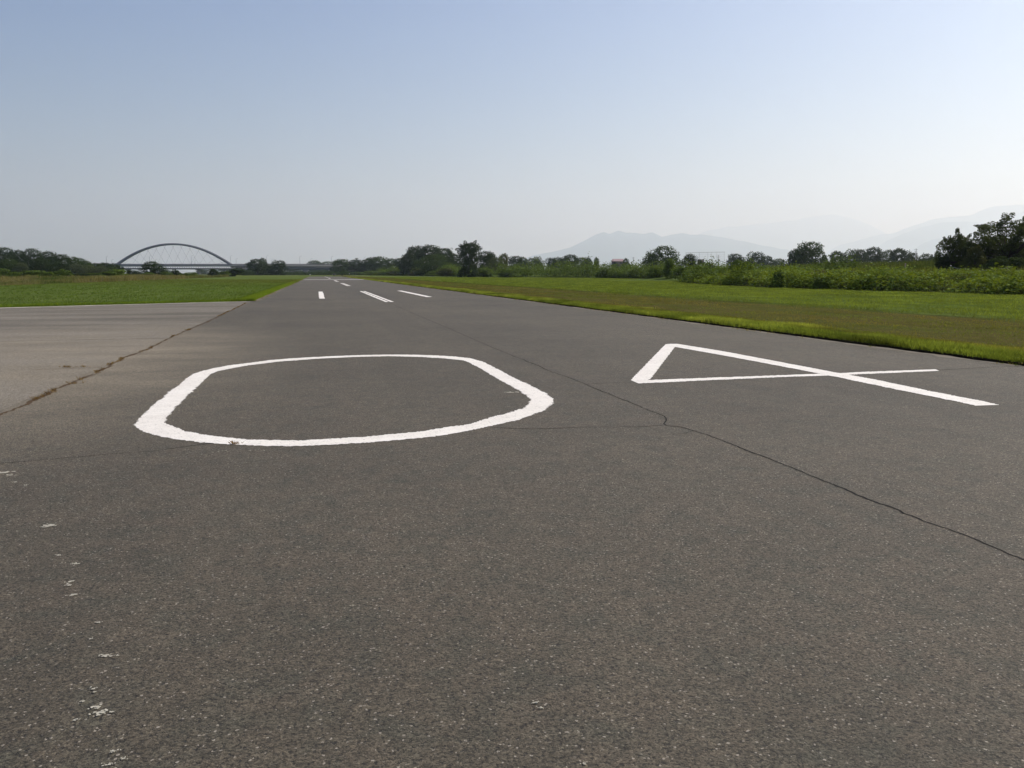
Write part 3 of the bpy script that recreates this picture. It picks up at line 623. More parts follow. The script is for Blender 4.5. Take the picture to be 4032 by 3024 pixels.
for (px, hf, yt, d, k, m, lb) in [
    (1345, 34, 1021, 820, 't1', 'leaf_mid', 'leftmost greyish tree of the dark tree line'),
    (1400, 28, 1018, 800, 't2', 'leaf_dark', 'upright dark tree behind the standing person'),
    (1448, 30, 1018, 790, 't0', 'leaf_dark', 'dark tree left of the highest part of the low tree line'),
    (1494, 36, 1010, 770, 't4', 'leaf_mid', 'highest tufted tree of the low dark line'),
    (1540, 30, 1018, 740, 't3', 'leaf_mid', 'greyish tree right of the highest one in the low line'),
    (1576, 26, 1017, 700, 't1', 'leaf_dark', 'dark tree touching the foot of the big clump'),
    (1608, 32, 994, 520, 't2', 'leaf_dark', 'left shoulder tree of the big dark clump'),
    (1642, 30, 968, 530, 't4', 'leaf_dark', 'open crowned tree at the top left of the big clump'),
    (1690, 56, 966, 530, 't3', 'leaf_dark', 'broadest and highest dome of the big dark clump'),
    (1752, 44, 978, 540, 't1', 'leaf_dark', 'tree on the right slope of the big dark clump'),
    (1715, 62, 1002, 460, 't5', 'leaf_mid', 'greener tree in front of the big dark clump'),
    (1778, 30, 1000, 470, 't0', 'leaf_dark', 'dark tree between the big clump and the lone tall tree'),
    (1912, 40, 990, 400, 't1', 'leaf_dark', 'dark tree right behind the lone tall tree'),
    (1938, 26, 997, 430, 't3', 'leaf_dark', 'second dark tree right of the lone tall tree'),
    (1950, 36, 1014, 370, 't5', 'leaf_pale', 'pale low tree left of the feathery tree'),
    (1984, 20, 998, 390, 't4', 'leaf_olive', 'feathery pale tree standing above the thicket'),
    (2030, 30, 1009, 540, 't1', 'leaf_dark', 'dark flat tree right of the feathery tree'),
    (2060, 20, 1012, 560, 't0', 'leaf_mid', 'small tree beside the dark flat tree'),
    (2096, 34, 1017, 560, 't5', 'leaf_dark', 'low dark tree below the left end of the mountain'),
    (2122, 16, 1010, 800, 't0', 'leaf_pale', 'small pale crown showing above the low dark trees'),
    (2170, 18, 1015, 560, 't4', 'leaf_dark', 'ragged little tree in the gap left of the dome tree'),
    (2214, 30, 1012, 600, 't0', 'leaf_dark', 'left flank of the dome tree below the mountain slope'),
    (2248, 40, 1003, 620, 't3', 'leaf_dark', 'dark dome tree below the steep slope of the mountain'),
    (2292, 28, 1014, 640, 't1', 'leaf_mid', 'tree on the right flank of the dome tree'),
    (2318, 14, 1010, 560, 't2', 'leaf_dark', 'narrow tree left of the tufted little tree'),
    (2347, 11, 1013, 330, 't4', 'leaf_mid', 'thin tufted little tree left of the red roof'),
    (2463, 13, 1017, 600, 't0', 'leaf_dark', 'small round tree touching the red roof'),
    (2615, 64, 969, 360, 't5', 'leaf_mid', 'large spreading tree right of the red roof'),
    (2565, 22, 996, 370, 't4', 'leaf_dark', 'left lobe tree beside the large spreading tree'),
    (2720, 33, 1000, 300, 't3', 'leaf_dark', 'small dark tree with spiky top left of the sign'),
    (2895, 30, 1000, 600, 't1', 'leaf_dark', 'hazy tree right of the netting'),
    (2966, 34, 992, 590, 't0', 'leaf_dark', 'hazy taller round tree between the netting and the willow'),
    (3020, 28, 1008, 610, 't3', 'leaf_dark', 'hazy low tree left of the willow'),
    (3066, 24, 1019, 640, 't1', 'leaf_mid', 'lowest hazy tree left of the willow'),
    (3190, 62, 954, 370, 't1', 'leaf_mid', 'large leaning willow with sky showing under its crown'),
    (3132, 34, 981, 375, 't4', 'leaf_dark', 'left lobe tree beside the large willow'),
    (3246, 16, 996, 370, 't2', 'leaf_mid', 'small tree under the right side of the large willow'),
    (3298, 28, 989, 510, 't4', 'leaf_dark', 'spiky tree right of the large willow'),
    (3350, 30, 982, 520, 't0', 'leaf_mid', 'grey green tree in the right hand line, second from the willow'),
    (3392, 28, 983, 500, 't1', 'leaf_dark', 'tree left of the highest one in the right hand line'),
    (3445, 42, 974, 510, 't3', 'leaf_dark', 'highest broad tree of the right hand line'),
    (3500, 30, 985, 520, 't5', 'leaf_mid', 'tree in the dip of the right hand line'),
    (3545, 34, 978, 495, 't4', 'leaf_dark', 'dark tufted tree left of the utility pole'),
    (3592, 24, 996, 500, 't1', 'leaf_dark', 'low tree under the utility pole'),
    (3640, 28, 999, 490, 't0', 'leaf_dark', 'low dark tree right of the utility pole'),
    (3672, 16, 1004, 500, 't2', 'leaf_dark', 'last low tree before the big right hand trees'),
    (3690, 9, 984, 260, 't4', 'leaf_mid', 'thin spindly tree left of the big right hand trees')]:
    tree('broadleaf_tree', lb, 'tree', px, hf, yt, d, k, m, group=GM if px < 2000 else 'trees behind the thicket')

# three trees with crowns of their own: the lone tall one, and the two near ones at the right
def near_tree(label, px, half, ytop, d, seed, shape, ncl, nl, leaf, clump, tufts, mat, base, trunk_r=.018, limbs=16, squash=.8, shoots=0):
    top = at(px, ytop, d); h = top[2] - base; wd = 2 * hw(half, d)
    V, Q, C, R = crown(seed, SH[shape], ncl, nl, leaf, clump, tufts, squash, shoots)
    o = empty('broadleaf_tree', (top[0], top[1], base - .05), 0.0, label=label, cat='tree'); o.scale = (wd, wd, h)
    mesh_np('crown', V, Q, M[mat], o)
    tm = MB(); rng = np.random.default_rng(seed)
    tm.tube([(0, 0, -.03), (.01, .0, .1), (-.012, .01, .28), (.01, 0, .6)], [trunk_r * 1.5, trunk_r * 1.15, trunk_r * .85, trunk_r * .35], 8)
    for c in C[-limbs:]:
        z0 = .08 + .25 * rng.random(); m = np.array([c[0] * .4, c[1] * .4, z0 + (c[2] - z0) * .5]); tm.tube([(0, 0, z0), m, c], [trunk_r * .5, trunk_r * .3, trunk_r * .1], 5)
    tm.build('trunk', M['bark'], o); return o
near_tree('lone tall dark tree with ragged top left of the mountain', 1846, 46, 947, 320, 205, 'tall', 26, 15000, .042, (.14, .24), 26, 'leaf_dark', 0.0)
near_tree('dark near tree with shoots reaching up, left of the right hand pair', 3762, 74, 897, 104, 311, 'airy', 34, 15000, .030, (.08, .15), 14, 'leaf_near', 1.6, .016, 40, .9, 22)
near_tree('biggest near tree cut by the right edge of the photo', 3985, 160, 838, 100, 415, 'airy', 56, 36000, .022, (.06, .12), 20, 'leaf_near', 1.5, .02, 70, .85, 44)
for (px, hf, yt, d, k, m, lb) in [(3842, 44, 968, 98, 'b0', 'leaf_olive', 'olive lit shrub between the two near trees'), (3922, 40, 1008, 94, 'b1', 'leaf_mid', 'shrub under the biggest near tree'),
                                  (3998, 36, 1012, 94, 'b2', 'leaf_mid', 'shrub at the right edge under the biggest near tree'), (3722, 30, 1000, 104, 'b1', 'leaf_dark', 'dark shrub at the left foot of the near trees'),
                                  (3790, 50, 990, 108, 'b2', 'leaf_dark', 'dark shrub behind the olive lit shrub'), (3890, 60, 960, 112, 'b0', 'leaf_dark', 'dark tall shrub behind the biggest near tree'), (4010, 60, 955, 112, 'b2', 'leaf_dark', 'dark tall shrub at the right edge')]:
    tree('shrub', lb, 'shrub', px, hf, yt, d, k, m, base=1.5, group='shrubs under the near trees')

# ------------------------------------------------------------------ the thicket: vines over the bank, one mass nobody could count
def veg(x, y):
    d = x - front(y); f = sst(110, 260, y)
    n1 = fbm(x * .16, y * .16, 3); n2 = fbm(x * .55 + 9, y * .55, 3)
    near = .35 + .5 * sst(.38, .72, n1) + .3 * (n2 - .5)
    farv = .8 + 1.0 * sst(.3, .7, fbm(x * .07, y * .07, 3)) + .6 * (n2 - .5)
    return (near * (1 - f) + farv * f) * sst(-.3, 1.2, d) * (1 - sst(560, 680, y))
def thicket(name, label, n, s0, s1, d0, d1, leaf, mat, seed, stack=.0):
    rng = np.random.default_rng(seed)
    y = rng.uniform(s0, s1, n); d = d0 + (d1 - d0) * rng.random(n) ** 1.6; x = front(y) + d
    e = .25; z = bank(x, y) + veg(x, y)
    gx = (bank(x + e, y) + veg(x + e, y) - z) / e; gy = (bank(x, y + e) + veg(x, y + e) - z) / e
    # leaves hang through the depth of the cover, thickest at its top
    low = rng.random(n) ** 2.2; zz = bank(x, y) + veg(x, y) * (1 - low * (.9 if stack == 0 else stack)) + rng.normal(size=n) * leaf * .35
    N = np.c_[-gx, -gy, np.ones(n) * 1.1] + rng.normal(size=(n, 3)) * .55
    dist = np.hypot(x, y); V, Q = leaf_cards(np.c_[x, y, zz], N, leaf * rng.uniform(.6, 1.4, n) * np.clip(dist / 90, .75, 6), rng, .8)
    return tag(mesh_np(name, V, Q, M[mat]), label, 'thicket', kind='stuff')
def mounds(name, label, n, s0, s1, d1, rx, rz, dens, leaf, mat, seed, frontrow=.45):
    """vine-covered humps: leaf shells over a crowd of half domes, the front row on the field's edge"""
    rng = np.random.default_rng(seed); y = rng.uniform(s0, s1, n); R = rng.uniform(*rx, n); Z = rng.uniform(*rz, n) * (.40 + 1.2 * fbm(y * .16, y * 0 + seed, 2))
    fr = rng.random(n) < frontrow; d = np.where(fr, R * rng.uniform(.55, 1.0, n), R * .8 + (d1 - R) * rng.random(n)); x = front(y) + d
    Z = Z * np.where(fr, 1, .75); z0 = bank(x, y); k = np.clip(dens * R * (R + Z) / leaf ** 2, 40, 4000).astype(int); idx = np.repeat(np.arange(n), k); m = len(idx)
    D = rng.normal(size=(m, 3)); D /= np.linalg.norm(D, axis=1)[:, None]; D[:, 2] = np.where(D[:, 2] < -.15, -D[:, 2], D[:, 2])
    lump = 1 + .26 * np.sin(D[:, 0] * 6 + idx) * np.sin(D[:, 1] * 7 + idx * 2.1) + .07 * rng.normal(size=m)
    rad = (rng.uniform(.5, 1, m) ** .45) * lump
    P = np.c_[x[idx], y[idx], z0[idx]] + D * rad[:, None] * np.c_[R[idx], R[idx], Z[idx]]; P[:, 2] = np.maximum(P[:, 2], z0[idx] - .2)
    N = D * .25 + np.array([.15, .05, 1.0]) + rng.normal(size=(m, 3)) * .5
    V, Q = leaf_cards(P, N, leaf * rng.uniform(.6, 1.4, m), rng, .85)
    return tag(mesh_np(name, V, Q, M[mat]), label, 'thicket', kind='stuff')
mounds('vine_thicket', 'sunlit vines heaped along the right edge of the field', 170, 30, 126, 12, (.8, 2.8), (.8, 1.9), 3.0, .23, 'kudzu', 5)
mounds('vine_thicket', 'vines and scrub where the bank bends away from the runway', 180, 118, 262, 30, (1.6, 4.0), (1.7, 3.3), 2.6, .32, 'scrub', 6)
mounds('vine_thicket', 'far green scrub bank in front of the tree line', 330, 250, 640, 40, (2.2, 5.0), (3.4, 5.2), 2.2, .55, 'scrub', 8)
thicket('undergrowth', 'low mixed leaves between the vine humps of the bank', 90000, 30, 250, -.2, 22, .17, 'leaf_olive', 9)
# separate darker bushes standing in the thicket
for (px, hf, yt, d, k, m, lb) in [
    (3330, 66, 1064, 86, 'b0', 'scrub', 'dark bush at the front of the thicket, middle of the right side'),
    (3075, 30, 1062, 90, 'b1', 'scrub', 'small dark upright bush at the front of the thicket'),
    (3620, 52, 1084, 84, 'b1', 'scrub', 'dark hollow bush below the bright vines'),
    (3230, 40, 1090, 82, 'b2', 'scrub', 'low dark bush left of the front dark bush'),
    (2905, 34, 1022, 118, 'b0', 'scrub', 'round dark bush right of the signs'),
    (2950, 30, 1030, 116, 'b1', 'scrub', 'green bush beside the round dark bush'),
    (2640, 22, 1018, 175, 'b2', 'scrub', 'dark bush in the vines below the large spreading tree'),
    (2580, 40, 1050, 180, 'b0', 'scrub', 'dark bush left of the concrete block'),
    (2690, 34, 1048, 168, 'b1', 'scrub', 'dark bush behind the concrete block'),
    (1990, 40, 1058, 310, 'b0', 'scrub', 'dark bush right of the lone tall tree'),
    (1905, 34, 1056, 330, 'b1', 'scrub', 'green bush at the foot of the lone tall tree'),
    (1760, 34, 1056, 400, 'b2', 'leaf_olive', 'pale slanting bush left of the lone tall tree'),
    (1700, 26, 1066, 420, 'b1', 'scrub', 'dark low bush at the end of the thicket'),
    (1648, 38, 1058, 480, 'b0', 'leaf_olive', 'rounded olive bush before the big dark clump'),
    (1570, 36, 1066, 540, 'b2', 'leaf_olive', 'low olive bush left of the rounded one'),
    (1510, 34, 1068, 580, 'b1', 'scrub', 'low bush left of the two olive bushes'),
    (1460, 34, 1066, 620, 'b0', 'scrub', 'low bush nearest the standing person')]:
    b = at(px, yt, d); tree('bush', lb, 'bush', px, hf, yt, d, k, m, base=float(bank(b[0], b[1])) if b[0] > front(b[1]) else 0.0, group='bushes in the thicket')

# ------------------------------------------------------------------ blades: grass, weeds, reeds (stuff)
def blades(name, label, x, y, z, h, wd, c, mat, rng, nb=4, lean=.5, spread=.05, cat='grass'):
    n = len(x); r = np.repeat(np.arange(n), nb); m = len(r)
    a = rng.uniform(0, 2 * math.pi, m); ln = lean * rng.uniform(.15, 1, m)
    hh = h[r] * rng.uniform(.55, 1.15, m); ww = wd[r] * rng.uniform(.7, 1.3, m)
    bx = x[r] + rng.normal(size=m) * spread * ww / .01 * .35; by = y[r] + rng.normal(size=m) * spread * ww / .01 * .35; bz = z[r]
    dx, dy = np.cos(a), np.sin(a); b2 = rng.uniform(0, 2 * math.pi, m); px, py = np.cos(b2) * ww / 2, np.sin(b2) * ww / 2
    v0 = np.c_[bx - px, by - py, bz]; v1 = np.c_[bx + px, by + py, bz]
    v2 = np.c_[bx + px * .7 + dx * ln * hh * .4, by + py * .7 + dy * ln * hh * .4, bz + hh * .6]
    v3 = np.c_[bx + dx * ln * hh, by + dy * ln * hh, bz + hh]
    V = np.stack([v0, v1, v2, v3], 1).reshape(-1, 3)
    cc = np.repeat(c[r] * rng.uniform(.75, 1.25, (m, 1)), 4, 0)
    return tag(mesh_np(name, V, np.arange(4 * m).reshape(m, 4), M[mat], col=cc), label, cat, kind='stuff')
def mixc(f, a, b): return np.asarray(a) * (1 - f[:, None]) + np.asarray(b) * f[:, None]
rng = np.random.default_rng(11)
GREEN, YEL, BRN, DRY = (.098, .138, .029), (.26, .30, .075), (.092, .080, .024), (.19, .155, .085)
# right verge
n = 340000; s = 2.0 * (340 / 2.0) ** rng.random(n) ** .8
u = rng.random(n); t = np.where(rng.random(n) < .42, RR + .10 + .10 * RNG.random(n) + 2.2 * u ** 1.4, RR + (front(s) + 1 - RR) * u)
nz = fbm(t * .5, s * .5); n2 = fbm(t * .13, s * .13 + 40)
fr = 1 - sst(1.2, 2.4, t - RR + (fbm(t * .2 + 50, s * .35, 3) - .5) * 4.5); fr = fr * (1 - .8 * (1 - sst(13, 20, s))) * (.1 + .9 * sst(.40, .60, fbm(t * .9 + 3, s * .45)))
mown = sst(12.6, 13.8, t) * (1 - sst(21.4, 22.8, t + (n2 - .5) * 2.5))
c = mixc(np.clip(nz * 1.4 - .2, 0, 1), GREEN, (.156, .200, .046)); c = c * (1 - (mown * .85)[:, None]) + mixc(np.clip(3.2 * fbm(t * .55 + 7, s * .16, 4) - 1.1, 0, 1), (.138, .112, .044), (.094, .118, .030)) * (mown * .85)[:, None]
c = c * (1 - fr[:, None]) + mixc(np.clip(nz * 1.6 - .3, 0, 1), (.12, .165, .036), YEL) * fr[:, None]
edge_d = np.exp(-((t - 22.0 - (n2 - .5) * 2.5) / .7) ** 2) * .55 + .45 * sst(.55, .7, fbm(t * 1.3 + 30, s * .5)); c = c * (1 - edge_d[:, None]) + np.array((.040, .052, .018)) * edge_d[:, None]
c = c * (.55 + .9 * fbm(t * 1.7, s * .7 + 60, 3))[:, None]
dm = np.hypot(t, s); h = (.045 + .045 * (1 - mown) + .03 * fr) * (.35 + 1.2 * nz) * rng.uniform(.6, 1.4, n); wdt = np.clip(.0045 * dm / 14, .005, .10)
blades('grass', 'short grass with a bright fringe along the right runway edge', t, s, np.full(n, .03), h, wdt, c, 'grass', rng, 4, .55)
# sparse tufts and dry bits creeping out over the edges of the asphalt
n = 2600; sd = rng.random(n) < .6; s = np.where(sd, 12 + 130 * rng.random(n) ** 1.5, a_y0 + 110 * rng.random(n) ** 1.5); o = .42 * rng.random(n) ** 2.0
kp = fbm(s * .9, sd * 7.0, 3) > .46; s, o, sd = s[kp], o[kp], sd[kp]; n = len(s); t = np.where(sd, RR + .14 - o, RL - .05 + o)
blades('edge_tufts', 'sparse grass tufts creeping over the edges of the asphalt', t, s, np.full(n, .003), rng.uniform(.015, .055, n), np.clip(.004 * np.hypot(t, s) / 14, .004, .03), mixc(rng.random(n), (.07, .10, .025), (.20, .16, .08)), 'grass', rng, 5, 1.2, .06)
# left field
n = 120000; s = a_y0 - 9 + (230 - a_y0) * rng.random(n) ** 1.9; u = rng.random(n); t = np.where(rng.random(n) < .3, RL + .05 - 1.1 * u ** 1.3, RL - 75 * u ** 1.3)
edge_y = a_y0 + (AFAR[1] - a_y0) * (RL - t) / (RL - AFAR[0]); near_e = rng.random(n) < .25; s = np.where(near_e, edge_y + rng.random(n) ** 1.3 * 2.0, s)
ok = s > edge_y - .05; s, t, edge_y = s[ok], t[ok], edge_y[ok]; n = len(s); nz = fbm(t * .4, s * .4 + 9); n2 = fbm(t * .06, s * .06 + 3)
fr = np.maximum(1 - sst(.3, 1.0, RL - t), .6 * (1 - sst(.4, 1.4, s - edge_y)))
c = mixc(np.clip(nz * 1.3 - .1, 0, 1), (.070, .118, .024), (.108, .158, .036)) * (.6 + .8 * fbm(t * .5, s * .16 + 33, 4))[:, None]; c = c * (1 - fr[:, None]) + mixc(nz, (.12, .185, .026), (.18, .25, .036)) * fr[:, None]
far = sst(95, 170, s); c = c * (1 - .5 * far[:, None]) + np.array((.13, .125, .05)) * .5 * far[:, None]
blades('grass', 'short green grass of the left field', t, s, np.full(n, .03), (.08 + .06 * fr) * (.6 + .8 * nz), np.clip(.0045 * np.hypot(t, s) / 14, .006, .06), c, 'grass', rng, 4, .5)
# scrubby tall dry grass at the far side of the left field
n = 26000; s = 110 + 260 * rng.random(n) ** 1.2; t = -30 - (s * .34) * rng.random(n); lim = np.interp(s, [110, 200, 380], [-38, -36, -34]); ok = t < lim; s, t = s[ok], t[ok]; n = len(s); nz = fbm(t * .12, s * .06 + 2)
n3 = fbm(t * .22 + 9, s * .05 + 4, 3); c = mixc(np.clip(n3 * 3.2 - 1.1, 0, 1), (.062, .095, .024), (.19, .17, .085))
blades('tall_grass', 'tall dry grass and weeds in front of the left wood', t, s, np.full(n, .02), (.25 + 1.9 * nz * n3) * sst(100, 170, s) + .12, np.full(n, .07), c, 'weed', rng, 5, .5, .09)
# weeds and reeds on the bank
n = 60000; s = 45 + 190 * rng.random(n) ** 1.2; d = 7 + 75 * rng.random(n) ** 1.1; t = front(s) + d; nz = fbm(t * .12, s * .12 + 5); reed = sst(30, 48, d)
c = mixc(np.clip(nz * 1.7 - .35, 0, 1), (.040, .066, .018), (.115, .130, .040)); c = c * (1 - .55 * reed[:, None]) + np.array((.036, .060, .018)) * .55 * reed[:, None]
blades('weeds', 'tall weeds and reeds on top of the right bank', t, s, bank(t, s) + .02, (.35 + 1.1 * nz * rng.random(n)) * (1 + .9 * reed), np.clip(.0006 * np.hypot(t, s), .04, .14), c, 'weed', rng, 5, .4, .07, 'weeds')
# white flower heads scattered in the thicket
n = 45; s = 45 + 70 * rng.random(n); d = 1 + 24 * rng.random(n); t = front(s) + d; z = bank(t, s) + veg(t, s) + rng.uniform(.05, .25, n)
V, Q = leaf_cards(np.c_[t, s, z], np.tile([-.6, -.7, .6], (n, 1)) + rng.normal(size=(n, 3)) * .3, rng.uniform(.05, .11, n), rng, .9)
tag(mesh_np('white_flowers', V, Q, M['white']), 'tiny white flower heads dotted over the right thicket', 'flowers', kind='stuff')
# dead tufts in the joint and the cracks
k = jc[(jc[:, 1] > 5) & (jc[:, 1] < 48)]; k = k[rng.integers(len(k), size=520)]; keep = fbm(k[:, 1] * .8, k[:, 1] * 0 + 2) > .52; k = k[keep] + rng.normal(size=(keep.sum(), 2)) * .02; n = len(k)
ex = np.r_[np.tile(gnd(925, 1749)[:2], (8, 1)) + rng.normal(size=(8, 2)) * (.03, .008), np.tile(gnd(275, 1446)[:2], (12, 1)) + rng.normal(size=(12, 2)) * (.08, .04), np.tile(gnd(322, 1446)[:2], (7, 1)) + rng.normal(size=(7, 2)) * (.06, .04), np.tile(gnd(280, 1510)[:2], (10, 1)) + rng.normal(size=(10, 2)) * (.08, .04)]
k = np.r_[k, ex]; n = len(k)
blades('dry_weeds', 'dead brown grass tufts growing in the pavement joint', k[:, 0], k[:, 1], np.full(n, .003), rng.uniform(.012, .05, n), np.full(n, .005), mixc(rng.random(n), (.10, .058, .026), (.26, .18, .095)), 'weed', rng, 7, 1.3, .07, 'weeds')

# ------------------------------------------------------------------ the arch bridge
BD = 1100.0
def bp(px, py, back=0.0): return at(px, py, BD) + FWD * back
br = empty('arch_bridge', (*bp(677, 1076)[:2], 0), 0, label='grey tied arch bridge with crossing hangers far beyond the left field', cat='bridge')
inv = np.array(br.location)
def lx(p): return np.asarray(p) - inv
zD = float(bp(677, 1040)[2]); xr = lambda px: float((bp(px, 1040) - inv) @ RGT)
def LP(r, z, b=0.0): return RGT * r + FWD * b + np.array([0, 0, z])
rz_b = -YAW
def lbox(mb, r0, r1, z0, z1, b0, b1): mb.box(LP((r0 + r1) / 2, (z0 + z1) / 2, (b0 + b1) / 2), (abs(r1 - r0), abs(b1 - b0), z1 - z0), rz_b)
x0, x1, xE0, xE1 = xr(449), xr(906), xr(150), xr(1500)
zt = float(bp(677, 957)[2]); xm = (x0 + x1) / 2; hs_ = (x1 - x0) / 2
arch_z = lambda r: zD - 1.5 + (zt - zD + 1.5 - 1.2) * (1 - ((r - xm) / hs_) ** 2)
for b in (6.0,):
    a = MB(); V = []; n = 60
    for k in range(n + 1):
        r = x0 - 1 + (x1 - x0 + 2) * k / n; z = arch_z(r); dz = -2 * (zt - zD) * (r - xm) / hs_ ** 2; L = math.hypot(1, dz); th = 1.25 + .5 * abs((r - xm) / hs_) ** 2
        for (o1, o2) in ((-1, -1.3), (1, -1.3), (1, 1.3), (-1, 1.3)): V.append(LP(r - o1 * th * dz / L, z + o1 * th / L, b + o2))
    Q = [(4 * k + j, 4 * k + (j + 1) % 4, 4 * k + 4 + (j + 1) % 4, 4 * k + 4 + j) for k in range(n) for j in range(4)]
    a.add(V, Q).build('arch', M['steel'], br)
dk = MB(); lbox(dk, xE0, xE1, zD - 3.0, zD - .9, 0, 12); dk.build('deck', M['concrete'], br)
pr = MB(); lbox(pr, xE0, xE1, zD - .9, zD + .05, .1, .35); lbox(pr, xE0, xE1, zD - .9, zD + .05, 11.65, 11.9); pr.build('parapet', M['dark_steel'], br)
rl = MB(); lbox(rl, xE0, xE1, zD + .75, zD + .9, .15, .3)
for k in range(int((xE1 - xE0) / 4)): lbox(rl, xE0 + 4 * k, xE0 + 4 * k + .15, zD + .05, zD + .75, .15, .3)
rl.build('railing', M['pole'], br)
step = xr(710) - xr(677)
hg = []
for k in range(-7, 8):
    for s_ in (-1, 1):
        rb = xm + k * step; rt = rb + s_ * step * 1.15
        if abs(rt - xm) > hs_ * .95 or abs(rb - xm) > hs_ * .95: continue
        # both slanting hangers leave the deck at a node and meet the rib
        mb = MB(); mb.tube([LP(rb, zD - .5, 6), LP(rt, arch_z(rt) - .8, 6)], .10, 5); mb.build('hanger', M['pole'], br)
sd = MB(); lbox(sd, xr(925), xE1, zD - 7.2, zD - 3.05, 1.5, 10.5); sd.build('girder', plain('weathered_girder', (.13, .13, .135), .7, .3, scale=.3), br)
for px in (447, 915, 1000, 1100, 1198, 1300):
    p = MB(); r = xr(px); zt_ = zD - 3.0 if px < 930 else zD - 7.2
    lbox(p, r - 2, r + 2, -1, zt_ - 1.5, 3, 9); lbox(p, r - 3, r + 3, zt_ - 1.5, zt_, 1, 11); p.build('pier', M['concrete'], br)
# older low girder bridge in front of it
LB = 1040.0
def bq(px, py): return at(px, py, LB)
lb = empty('girder_bridge', (*bq(700, 1076)[:2], 0), 0, label='low old girder bridge with many railing posts below the arch bridge', cat='bridge')
inv = np.array(lb.location); xq = lambda px: float((bq(px, 1060) - inv) @ RGT); zq = lambda py: float(bq(700, py)[2])
g = MB(); lbox(g, xq(380), xq(980), zq(1061), zq(1055.5), 0, 7); g.build('deck', plain('old_girder', (.09, .09, .095), .8, .3, scale=.3), lb)
g = MB(); lbox(g, xq(380), xq(980), zq(1051.6), zq(1051.0), .1, .3)
for k in range(64):
    px = 385 + 9.2 * k; lbox(g, xq(px), xq(px) + .7, zq(1055.5), zq(1051.6), .1, .5)
g.build('railing', M['concrete'], lb)
for px in (500, 620, 777, 880, 960):
    g = MB(); r = xq(px); lbox(g, r - 1.3, r + 1.3, -1, zq(1064), 1.5, 5.5); lbox(g, r - 2.6, r + 2.6, zq(1064), zq(1061), .6, 6.4); g.build('pier', M['concrete'], lb)
# lamp posts along the deck
lamp_px = [(420, 1008, 0), (590, 1007, 0), (754, 1006, 0), (909, 1006, 0), (1051, 1006, 0), (1181, 1008, 0), (1305, 1010, 0), (1434, 1012, 0),
           (441, 1021, 1), (613, 1020, 1), (768, 1024, 1), (930, 1018, 1), (1071, 1020, 1), (1224, 1018, 1)]
where = ['left of the arch foot', 'inside the left half of the arch', 'inside the right half of the arch', 'at the right foot of the arch', 'between the twin trees', 'right of the twin trees', 'before the hazy tree behind the viaduct', 'above the dark tree line']
where2 = ['just left of the arch foot', 'behind the big brown bush', 'near the middle of the arch', 'right of the arch foot', 'behind the twin trees', 'beside the hazy tree']
for i, (px, yt, far) in enumerate(lamp_px):
    p = at(px, 1041, BD + (.5 if not far else 11.2)); h = float(at(px, yt, BD)[2]) - zD + .9
    p[2] = zD - .9
    o = empty('street_lamp', p, -YAW, label=('shorter far side lamp post ' + where2[i - 8]) if far else ('tall lamp post on the bridge ' + where[i]), cat='street lamp', group='lamp posts along the bridge')
    MB().tube([(0, 0, 0), (0, 0, h * .86), (.25, 0, h * .96), (1.3, 0, h)], [.22, .15, .12, .1], 6).build('pole', M['pole'], o)
    MB().box((1.75, 0, h), (1.1, .4, .22)).build('lamp_head', M['pole'], o)

# ------------------------------------------------------------------ house, netting, utility poles, signs, posts
hd = 620.0; p = at(2432, 1076, hd); o = empty('house', (p[0], p[1], 0), -YAW, label='far house with a pinkish red roof above the thicket', cat='house')
zr0, zr1 = float(at(2432, 1029, hd)[2]), float(at(2432, 1019.5, hd)[2]); L, D_ = hw(52, hd), 7.0
MB().box((0, 0, zr0 / 2), (L * .9, D_ * .85, zr0)).build('wall', M['wall'], o)
MB().add([(-L / 2, -D_ / 2, zr0), (L / 2, -D_ / 2, zr0), (L / 2, D_ / 2, zr0), (-L / 2, D_ / 2, zr0), (-L / 2 * .8, 0, zr1), (L / 2 * .8, 0, zr1)],
         [(0, 1, 5, 4), (2, 3, 4, 5), (1, 2, 5, 5), (3, 0, 4, 4)]).build('roof', M['roof'], o)
for k in (-.25, .2): MB().box((L * k, -D_ * .44, zr0 - 1.3), (1.8, .12, 1.2)).build('window', M['glass'], o)
nd = 520.0; p = at(2775, 1076, nd); o = empty('ball_netting', (p[0], p[1], 0), -YAW, label='tall faint ball netting on poles behind the signs', cat='netting')
xn = lambda px: hw(px - 2775, nd); zn = lambda py: float(at(2775, py, nd)[2])
for px in (2698, 2752, 2785, 2800, 2820, 2851):
    MB().tube([(xn(px), 0, 0), (xn(px), 0, zn(994.5 - (px - 2698) * .016))], .05, 6).build('pole', M['pole'], o)
MB().tube([(xn(2698), 0, zn(995)), (xn(2775), 0, zn(993.6)), (xn(2851), 0, zn(992))], .09, 6).build('top_cable', M['net'], o)
g = MB()
for k in range(31):
    px = 2698 + 153 * k / 30; g.tube([(xn(px), .1, 2), (xn(px), .1, zn(995 - (px - 2698) * .016))], .022, 3)
for k in range(12): zz = 2 + (zn(995) - 2) * k / 11; g.tube([(xn(2698), .1, zz), (xn(2851), .1, zz)], .018, 3)
g.build('net', M['net'], o)
def upole(px, yt, d, lb):
    p = at(px, 1076, d); z = float(at(px, yt, d)[2]); o = empty('utility_pole', (p[0], p[1], 0), -YAW, label=lb, cat='utility pole', group='utility poles behind the thicket')
    MB().tube([(0, 0, -.2), (0, 0, z)], [.2, .14], 7).build('pole', M['pole'], o)
    for zz, l in ((z - .5, 1.9), (z - 1.3, 1.6)): MB().box((0, .2, zz), (l, .12, .12)).build('crossarm', M['pole'], o)
    MB().tube([(.5, 0, z - 2.9), (.5, 0, z - 2.0)], .28, 8).build('transformer', M['pole'], o)
upole(2826, 1004, 420, 'utility pole with transformer standing before the ball netting')
